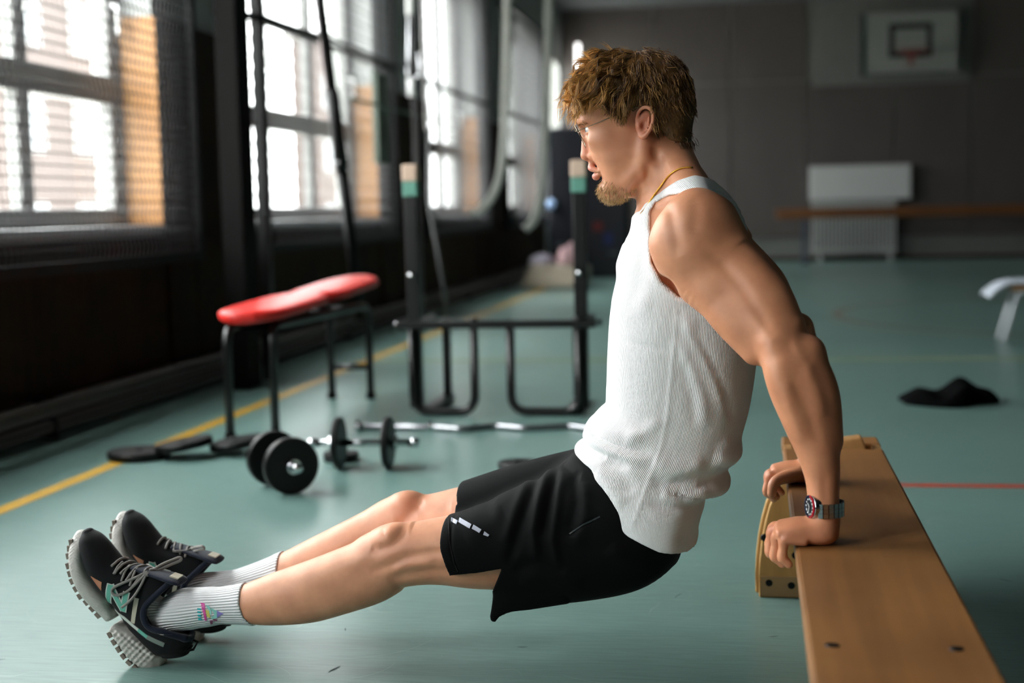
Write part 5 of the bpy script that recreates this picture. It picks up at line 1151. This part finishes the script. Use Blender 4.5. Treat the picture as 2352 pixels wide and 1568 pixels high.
def shoe_matrix(px, py, Y, flip=1):
    o = Vector(PY(px, py, Y)); ex = (Vector(PY(px+SEX[0]*100, py+SEX[1]*100, Y))-o).normalized(); ez = (Vector(PY(px+SEZ[0]*100, py+SEZ[1]*100, Y))-o); ez = (ez-ex*ez.dot(ex)).normalized()
    o = o-ez*50*U; m = Matrix((ex, Vector((0, flip, 0)), ez)).transposed().to_4x4(); m.translation = o; return m
shoe_near = shoe_group(); shoe_near['label'] = 'black and navy running shoe with mint letter, nearer foot'
shoe_far = copy_tree(shoe_near); shoe_far['label'] = 'black and navy running shoe with mint letter, farther foot'
for o, m in ((shoe_near, shoe_matrix(365, 1533, 2.650)), (shoe_far, shoe_matrix(453, 1474, 2.814, -1))):
    o.parent = person; o.matrix_parent_inverse = Matrix.Translation(person.location).inverted(); o.matrix_basis = m
# ---- hair, beard, eyes, glasses, necklace, watch
rnd = np.random.RandomState(7)
body_bvh = bvh_of(pos, q)
def strands_mesh(paths, radii, tones, nseg):
    """paths: (n, k, 3) -> three sided tapered tubes"""
    n, k, _ = paths.shape; T = np.gradient(paths, axis=1); T /= np.linalg.norm(T, axis=2, keepdims=True)+1e-9
    ref = np.broadcast_to(V3(.31, .83, .46), T.shape); A = np.cross(T, ref); A /= np.linalg.norm(A, axis=2, keepdims=True)+1e-9; B_ = np.cross(T, A)
    tt = np.linspace(0, 1, k); tap = np.interp(tt, [0, .1, .6, 1], [.7, 1, .9, .12])[None, :, None]; V = []
    for j in range(3):
        a = 2*math.pi*j/3; V.append(paths+(A*math.cos(a)+B_*math.sin(a))*radii[:, None, None]*tap)
    V = np.stack(V, 2).reshape(-1, 3); idx = np.arange(n*k*3).reshape(n, k, 3); Q = []
    for j in range(3): Q.append(np.stack([idx[:, :-1, j], idx[:, :-1, (j+1) % 3], idx[:, 1:, (j+1) % 3], idx[:, 1:, j]], -1).reshape(-1, 4))
    tone = np.repeat(tones, k*3); along = np.tile(np.repeat(tt, 3), n); return V, np.concatenate(Q), tone, along
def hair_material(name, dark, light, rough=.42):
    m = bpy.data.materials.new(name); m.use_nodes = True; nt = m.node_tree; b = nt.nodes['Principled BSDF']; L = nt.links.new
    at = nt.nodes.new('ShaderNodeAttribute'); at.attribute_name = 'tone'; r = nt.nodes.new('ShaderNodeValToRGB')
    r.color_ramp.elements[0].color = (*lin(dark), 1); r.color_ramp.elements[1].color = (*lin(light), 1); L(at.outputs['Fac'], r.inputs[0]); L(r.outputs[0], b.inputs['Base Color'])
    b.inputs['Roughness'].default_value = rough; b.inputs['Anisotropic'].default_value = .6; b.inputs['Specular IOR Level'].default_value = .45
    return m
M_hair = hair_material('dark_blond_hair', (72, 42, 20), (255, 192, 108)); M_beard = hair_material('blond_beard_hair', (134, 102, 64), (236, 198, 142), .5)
HC = HP(1465, 232)
skull = [(HP(1432, 222), V3(.086, .070, .080)), (HP(1490, 222), V3(.084, .074, .080)), (HP(1398, 258), V3(.054, .062, .045))]
def skull_d(P): return np.min([(np.linalg.norm((P-c)/r, axis=-1)-1)*r.min() for c, r in skull], 0)
def skull_push(P, off):
    for c, r in skull:
        k = np.linalg.norm((P-c)/(r+off[..., None]), axis=-1, keepdims=True); P = np.where(k < 1, c+(P-c)/np.maximum(k, .05), P)
    return P
px_of = lambda P: (1470+(P[..., 0]-HC[0])*1180+5*0, 232-(P[..., 2]-HC[2])*1180)
line_x = [1300, 1332, 1350, 1385, 1415, 1432, 1445, 1458, 1466, 1482, 1500, 1512, 1530, 1560, 1600]
line_y = [225, 228, 236, 252, 268, 288, 292, 270, 250, 240, 246, 300, 338, 346, 346]
def in_hair(P):
    x, y = px_of(P); side = np.clip(np.abs(P[..., 1]-YH)/.06, 0, 1); ly = np.interp(x, line_x, line_y); lyc = np.interp(x, [1300, 1345, 1400, 1600], [215, 222, 240, 346]); return y < ly*side+lyc*(1-side)
def scalp(n):
    out, nrm = [], []
    while len(out) < n:
        d = rnd.normal(size=3); d /= np.linalg.norm(d)
        if d[2] < -.75: continue
        h = body_bvh.ray_cast(Vector(HC+d*.25), Vector(-d), .3)
        if h[0] is None: continue
        p = np.array(h[0])
        if np.linalg.norm(p-HC) < .13 and in_hair(p): out.append(p); nrm.append(d*.5+np.array(h[1])*.5)
    return np.array(out), np.array(nrm)
cut_x = [1295, 1315, 1335, 1350, 1380, 1405, 1425, 1438, 1446, 1456, 1464, 1482, 1500, 1508, 1530, 1600]; cut_y = [262, 280, 274, 258, 256, 264, 276, 290, 292, 268, 252, 242, 250, 300, 346, 350]
out_x = [1295, 1303, 1312, 1335, 1367, 1400, 1441, 1480, 1505, 1543, 1573, 1593, 1600, 1608]; out_y = [230, 200, 180, 142, 116, 104, 98, 96, 99, 117, 146, 186, 224, 300]
K = 13; tt = np.linspace(0, 1, K)
def make_hair(nclump, per):
    R, Nn = scalp(nclump); x, y = px_of(R); paths, rad, tone = [], [], []
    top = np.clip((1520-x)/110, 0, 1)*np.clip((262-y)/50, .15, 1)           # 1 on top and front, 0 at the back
    for i in range(nclump):
        w_ = top[i]; r0, n0 = R[i], Nn[i]/np.linalg.norm(Nn[i]); front = np.clip((1440-x[i])/90, 0, 1)
        L = (.014+.056*w_)*(.8+.45*rnd.rand())
        side = np.sign(r0[1]-YH)*np.clip(abs(r0[1]-YH)/.06, 0, 1)
        fw = np.clip((x[i]-1335)/90, .12, 1); flow = V3(-.75*w_*fw+.25*(1-w_), side*.25*w_+rnd.normal()*.18, -.25-.75*(1-w_)-.35*abs(side)); flow += rnd.normal(size=3)*.22*w_; flow /= np.linalg.norm(flow)
        lift = (.004+.032*w_*(1-.45*abs(side)))*(.6+.7*rnd.rand())
        e1 = np.cross(flow, n0); e1 /= np.linalg.norm(e1)+1e-9; e2 = np.cross(flow, e1); ph = rnd.rand()*6.28; turns = (.75+1.0*rnd.rand())*w_+.25; amp = (.0020+.0052*w_)*(.6+.8*rnd.rand()); spin = rnd.choice([-1, 1])
        base = r0+n0*(lift*np.sin(np.minimum(tt*1.35, 1)*math.pi*.62))[:, None]+flow*(L*tt)[:, None]+V3(0, 0, -1)*(.030*w_*tt**2.2)[:, None]
        curl = (e1*np.cos(ph+spin*turns*6.28*tt)[:, None]+e2*np.sin(ph+spin*turns*6.28*tt)[:, None])*(amp*np.clip(tt*2.5, 0, 1))[:, None]
        base = skull_push(base+curl, .0035+.010*w_*np.clip(tt*2, 0, 1)*rnd.rand())
        ctone = np.clip(.05+.85*w_*(.30+.70*front)+rnd.normal()*.22, 0.02, 1)  # shade at the back put into the tone, lit front lighter, plus random variation
        for k in range(per):
            jit = rnd.normal(size=3)*(.0042-.0018*w_); cl = (1-.62*tt*w_)[:, None]
            p = base+jit*cl+rnd.normal(size=3)*.0012*tt[:, None]+(e1*np.sin(tt*9+rnd.rand()*6)[:, None])*.0007
            if rnd.rand() < .05: p = p+(n0*.008+rnd.normal(size=3)*.006)*(tt**1.6)[:, None]
            qx, qy = px_of(p); nearc = np.clip(abs(r0[1]-YH)/.05, 0, 1); lim = np.interp(qx, cut_x, cut_y); lim = np.where(qx < 1440, lim, lim*nearc+(1-nearc)*352)
            bad = np.where((qy > lim+rnd.normal()*5) | (qx < 1303+rnd.normal()*4) | (qy < np.interp(qx, out_x, out_y)+rnd.normal()*5))[0]
            if len(bad) and bad[0] < K-1:
                if bad[0] < 3: continue
                ii = np.linspace(0, bad[0], K); p = np.stack([np.interp(ii, np.arange(K), p[:, d]) for d in range(3)], 1)
            paths.append(p); rad.append(.00042+.00028*rnd.rand()); tone.append(np.clip(ctone+rnd.normal()*.10, 0, 1))
    return np.array(paths), np.array(rad), np.array(tone)
hp_, hr_, ht_ = make_hair(700, 11); V_, Q_, tn, al = strands_mesh(hp_, hr_, ht_, K)
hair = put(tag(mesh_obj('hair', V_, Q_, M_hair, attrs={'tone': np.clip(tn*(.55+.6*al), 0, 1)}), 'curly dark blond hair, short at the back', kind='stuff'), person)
# close hair layer on the scalp
hf = Field()
for c, r in skull: hf.add(Ell(c, r+.0035), .02)
hpoly = [(1290, 190), (1328, 214), (1345, 226), (1385, 246), (1418, 262), (1436, 286), (1448, 290), (1460, 262), (1470, 246), (1484, 238), (1500, 246), (1508, 290), (1526, 318), (1560, 326), (1620, 326), (1640, 60), (1290, 60)]
hf.add(Off(prof([((1500, 280), (1592, 250), Y0, .060), ((1510, 325), (1590, 300), Y0, .054), ((1520, 350), (1588, 338), Y0, .050)], cap1=.01), -.0015), .02)
class Inv:
    def __init__(s, p): s.p = p; s.lo = V3(-9, -9, -9); s.hi = V3(9, 9, 9)
    def __call__(s, P): return -s.p(P)
hf.sub(Inv(Prism(hpoly, Y0-.055, -9, 9)), .004)
p_, q_ = mesh_field(hf, .0028); nz = np.sin(p_[:, 0]*900+np.sin(p_[:, 2]*400)*2)*np.sin(p_[:, 1]*800+p_[:, 2]*300)
cap_ = mesh_obj('hair_base', p_, q_, M_hair, attrs={'tone': np.clip(.10+.06*nz, 0, 1)}); cap_.parent = hair; cap_.matrix_parent_inverse = Matrix()
# beard
def patch_roots(n, poly, Yp, ymax):
    pr = Prism(poly, Yp, -9, 9); out, nrm = [], []; c = HP(1425, 420)
    while len(out) < n:
        d = rnd.normal(size=3); d /= np.linalg.norm(d); h = body_bvh.ray_cast(Vector(c+d*.12), Vector(-d), .15)
        if h[0] is None: continue
        p = np.array(h[0])
        if abs(p[1]-YH) < ymax and rnd.rand() < np.clip(-pr(p[None])[0]/.016, 0, 1)**1.3: out.append(p); nn_ = np.array(h[1]); nrm.append(nn_ if nn_ @ (p-c) > 0 else -nn_)
    return np.array(out), np.array(nrm)
R, Nn = patch_roots(1500, [(1350, 414), (1392, 408), (1415, 412), (1440, 424), (1478, 420), (1474, 448), (1440, 490), (1340, 490)], Y0-.02, .052)
paths = []; kk = 8; t8 = np.linspace(0, 1, kk)
for r0, n0 in zip(R, Nn):
    L = .005+.008*rnd.rand(); f_ = n0*.35+V3(-.08, 0, -.85)+rnd.normal(size=3)*.28; f_ /= np.linalg.norm(f_); e1 = np.cross(f_, n0+V3(.1, .2, 0)); ph = rnd.rand()*6.28
    paths.append(r0+f_*(L*t8)[:, None]+e1*(np.sin(t8*5+ph)*.0022*t8)[:, None]+rnd.normal(size=3)*.0008)
V_, Q_, tn, al = strands_mesh(np.array(paths), .00022+.0002*rnd.rand(len(paths)), np.clip(.45+.25*rnd.normal(size=len(paths)), 0, 1), kk)
put(tag(mesh_obj('beard', V_, Q_, M_beard, attrs={'tone': tn}), 'short blond chin beard', kind='stuff'), person)
R, Nn = [], []
for s_ in (-1, 1):
    for k in range(150):
        u = rnd.rand(); a, b = HP(1330, 284, s_*.010), HP(1350, 280, s_*.054); m_ = HP(1330, 279, s_*.032)
        pt = a*(1-u)**2+2*m_*u*(1-u)+b*u*u+rnd.normal(size=3)*V3(.001, .001, .0022); loc = body_bvh.find_nearest(Vector(pt)); R.append(np.array(loc[0])); Nn.append(V3(.3, s_*.9, .25-.5*u))
R, Nn = np.array(R), np.array(Nn); t5 = np.linspace(0, 1, 5); paths = [r0+(d_+V3(-.35, 0, 0))*(.007*t5)[:, None] for r0, d_ in zip(R, Nn)]
V_, Q_, tn, al = strands_mesh(np.array(paths), np.full(len(R), .0003), np.clip(.25+.2*rnd.rand(len(R)), 0, 1), 5)
put(tag(mesh_obj('eyebrow', V_, Q_, M_beard, attrs={'tone': tn}), 'brown eyebrows', kind='stuff'), person)
# eyes
M_eyew = mat('eye_white', (226, 222, 218), .15); M_iris = mat('grey_blue_iris', (92, 120, 130), .2); M_pupil = mat('pupil', (6, 6, 7), .1)
for s_ in (-1, 1):
    c = HP(1359, 297.5, s_*.032); bm = bmesh.new(); bmesh.ops.create_uvsphere(bm, u_segments=24, v_segments=16, radius=.0122)
    ey = obj('eye', bm, M_eyew, smooth=True); ey.parent = person; ey.location = Vector(c)-person.location
    bm = bmesh.new(); lathe(bm, [(0, .0126), (.0022, .0125), (.0022, .0123)], 16, axis_mtx((0, 0, 0), (-1, -.05, -.1))); o = obj('pupil', bm, M_pupil, smooth=True); o.parent = ey
    bm = bmesh.new(); lathe(bm, [(.0022, .01235), (.0055, .0113), (.0055, .0105)], 20, axis_mtx((0, 0, 0), (-1, -.05, -.1))); o = obj('iris', bm, M_iris, smooth=True); o.parent = ey
# glasses
gl_ = empty('glasses', HP(1337, 315)); put(gl_, person); gl_.matrix_parent_inverse = Matrix(); gl_.location = Vector(HP(1337, 315))-person.location
M_wireg = mat('silver_wire_frame', (150, 140, 124), .25, 1.)
M_lens = bpy.data.materials.new('spectacle_lens'); M_lens.use_nodes = True; nt = M_lens.node_tree; nt.nodes.clear()
o_ = nt.nodes.new('ShaderNodeOutputMaterial'); a_ = nt.nodes.new('ShaderNodeBsdfTransparent'); b_ = nt.nodes.new('ShaderNodeBsdfGlossy'); b_.inputs['Roughness'].default_value = .03; x_ = nt.nodes.new('ShaderNodeMixShader'); x_.inputs[0].default_value = .035
nt.links.new(a_.outputs[0], x_.inputs[1]); nt.links.new(b_.outputs[0], x_.inputs[2]); nt.links.new(x_.outputs[0], o_.inputs[0])
G0 = HP(1337, 315); up3 = HP(1324, 289)-HP(1350, 341); up3 /= np.linalg.norm(up3)
def gw(o): o.parent = gl_; o.location = -Vector(G0); return o
for s_ in (-1, 1):
    c = G0+V3(0, s_*.034, 0); wrap = V3(.10, 0, 0)
    ring = [c+up3*.0245*math.copysign(abs(math.sin(a))**.9, math.sin(a))+V3(0, .0255*math.cos(a), 0)+V3(.12*abs(.0255*math.cos(a)+s_*.0255)*.6 if False else .10*max(0, s_*(.0255*math.cos(a)))*1.0, 0, 0) for a in [2*math.pi*i/40 for i in range(40)]]
    bm = bmesh.new(); tube(bm, ring, .00075, 6, closed=True); gw(obj('rim', bm, M_wireg, smooth=True))
    bm = bmesh.new(); vs_ = [bm.verts.new(v) for v in ring]; w2 = [bm.verts.new(v+V3(.0015, 0, 0)) for v in ring]; bm.faces.new(vs_); bm.faces.new(w2[::-1])
    gw(obj('lens', bm, M_lens))
    hinge = G0+V3(.0030, s_*.0605, 0)+up3*.010
    bm = bmesh.new(); tube(bm, [ring[2 if s_ > 0 else 18] , hinge-V3(.004, 0, 0), hinge, HP(1372, 282, s_*.068), HP(1420, 262, s_*.0745), HP(1462, 247, s_*.078), HP(1490, 240, s_*.082), HP(1503, 256, s_*.085)], .00085, 6); gw(obj('temple', bm, M_wireg, smooth=True))
    bm = bmesh.new(); lathe(bm, [(0, .0012), (.0035, .0010), (.004, 0), (0, -.0008)], 14, axis_mtx(HP(1349, 322, s_*.0125), (.2, s_*.9, 0))); gw(obj('nose_pad', bm, M_lens, smooth=True))
    bm = bmesh.new(); tube(bm, rounded([G0+V3(.001, s_*.0125, 0)+up3*.006, HP(1346, 316, s_*.012), HP(1349, 321, s_*.0125)], .003), .0005, 5); gw(obj('pad_arm', bm, M_wireg, smooth=True))
bm = bmesh.new(); tube(bm, [G0+V3(0, -.0095, 0)+up3*.009, G0+V3(-.003, 0, 0)+up3*.012, G0+V3(0, .0095, 0)+up3*.009], .0008, 6); gw(obj('bridge', bm, M_wireg, smooth=True))
gl_['label'] = 'thin silver wire glasses'
# necklace
nk = [HP(1601, 391, 0), HP(1590, 388, -.022), HP(1567, 389, -.050), HP(1543, 401, -.062), HP(1523, 421, -.064), HP(1505, 447, -.058), HP(1490, 472, -.045), HP(1470, 502, -.015)]
al_ = np.linspace(0, len(nk)-1, 210); Pn = catmull(np.array(nk), al_); Pn2 = []
for p in Pn:
    h = body_bvh.ray_cast(Vector((p[0], YH-.2, p[2])), Vector((0, 1, 0)), .2)
    if h[0] is None or p[1] > YH-.006 or abs(h[0].y-p[1]) > .08:
        h = body_bvh.find_nearest(Vector(p)); n_ = h[1] if np.dot(np.array(h[1]), p-HP(1540, 430)) > 0 else -h[1]; Pn2.append(h[0]+n_*.0016)
    else: Pn2.append(h[0]+(h[1] if h[1].y < 0 else -h[1])*.0016)
Pn2 = Pn2+[Vector((v.x, 2*YH-v.y, v.z)) for v in Pn2[-2:0:-1]]
Pn2 = [sum((Pn2[(i+k) % len(Pn2)] for k in range(-7, 8)), Vector((0, 0, 0)))/15 for i in range(len(Pn2))]
bm = bmesh.new(); tube(bm, Pn2, [.0019 if i % 3 else .0012 for i in range(len(Pn2))], 8, closed=True); o = put(obj('necklace', bm, mat('gold', (214, 160, 66), .22, 1.), smooth=True), person); o['label'] = 'thin gold chain necklace'
# watch
WC = PY(1893, 1166, 2.488); wt = empty('wristwatch', WC); wt.parent = person; wt.location = Vector(WC)-person.location; wt['label'] = 'steel diver watch with red and blue bezel'
def ww(o): o.parent = wt; o.location = -Vector(WC); return o
wn = Vector((-.925, -.38, .03)).normalized(); cc = Vector(PY(1866, 1163, 2.474)); M_steelw = mat('brushed_steel', (176, 176, 180), .22, 1.)
def wl(name, prof_, m, n=40, off=0., smooth=False):
    bm = bmesh.new(); lathe(bm, prof_, n, axis_mtx(cc+wn*off, wn)); return ww(obj(name, bm, m, smooth=smooth))
wl('case', [(0, -.014), (.017, -.014), (.0205, -.008), (.0212, 0), (.0205, .003), (.019, .0045), (0, .0045)], M_steelw, smooth=False)
for (a0, a1), c_, nm in (((0, math.pi), (150, 18, 34), 'red'), ((math.pi, 2*math.pi), (12, 22, 52), 'blue')):
    bm = bmesh.new(); m_ = axis_mtx(cc+wn*.0045, wn); rows = []
    side_ref = Vector((0, -1, 0)); lx = m_.to_3x3().transposed() @ side_ref; base_a = math.atan2(lx.y, lx.x)-math.pi/2
    for i in range(25):
        a = base_a+a0+(a1-a0)*i/24; rows.append([bm.verts.new(m_ @ Vector((r*math.cos(a), r*math.sin(a), z))) for r, z in ((.0202, 0), (.0198, .0018), (.0162, .0024), (.0160, 0))])
    for A, B_ in zip(rows[:-1], rows[1:]):
        for j in range(4): bm.faces.new((A[j], A[(j+1) % 4], B_[(j+1) % 4], B_[j]))
    bm.faces.new(rows[0]); bm.faces.new(rows[-1][::-1]); ww(obj('bezel_half', bm, mat(nm+'_bezel', c_, .25)))['label'] = nm + ' half of the bezel'
wl('dial', [(0, .0055), (.0161, .0055), (.0161, .0045)], mat('midnight_blue_dial', (12, 18, 30), .3))
m_ = axis_mtx(cc+wn*.0056, wn); M_lume = mat('white_lume', (230, 235, 235), .4)
for i in range(12):
    a = 2*math.pi*i/12; bm = bmesh.new(); lathe(bm, [(0, .0004), (.0016, .0003), (.0016, 0)], 10, m_ @ Matrix.Translation((.0132*math.cos(a), .0132*math.sin(a), 0))); ww(obj('hour_dot', bm, M_lume))
for a, l, w_ in ((.9, .008, .0007), (2.9, .011, .0005)):
    bm = boxes((0, l, -w_, w_, .0004, .0008)); bm.transform(m_ @ Matrix.Rotation(a, 4, 'Z')); ww(obj('hand', bm, M_lume))
wl('crystal', [(0, .0074), (.010, .0072), (.0148, .0066), (.0148, .0062), (0, .0066)], M_lens, smooth=True)
bm = bmesh.new(); lathe(bm, [(0, .005), (.0032, .005), (.0034, .004), (.0034, 0), (.002, -.003), (0, -.003)], 14, axis_mtx(cc+Vector((.002, -.002, -.0225)), (0, -.1, -1))); ww(obj('crown', bm, M_steelw))
link = None; nl = 22
ax_a, ax_b = .0315, .0315
for i in range(nl):
    a = 2*math.pi*(i+.5)/nl; ctr = Vector(WC)+Vector((-ax_a*math.cos(a)+.0015, -ax_b*math.sin(a), 0)); tn_ = Vector((ax_a*math.sin(a), -ax_b*math.cos(a), 0)).normalized(); on = Vector((tn_.y, -tn_.x, 0))
    if (ctr-cc).length < .019: continue
    for dz, hz in ((-.0082, .0042), (0, .0036), (.0082, .0042)):
        if link is None: link = obj('link', boxes((-.0039, .0039, -.0014, .0014, -1, 1)), M_steelw, bevel=0.0); o = link
        else: o = link.copy(); C.objects.link(o)
        o.parent = wt; mm = Matrix((tn_, on, Vector((0, 0, 1)))).transposed().to_4x4(); mm.translation = ctr-Vector(WC)+Vector((0, 0, dz)); o.matrix_local = mm @ Matrix.Diagonal((1, 1, hz, 1))
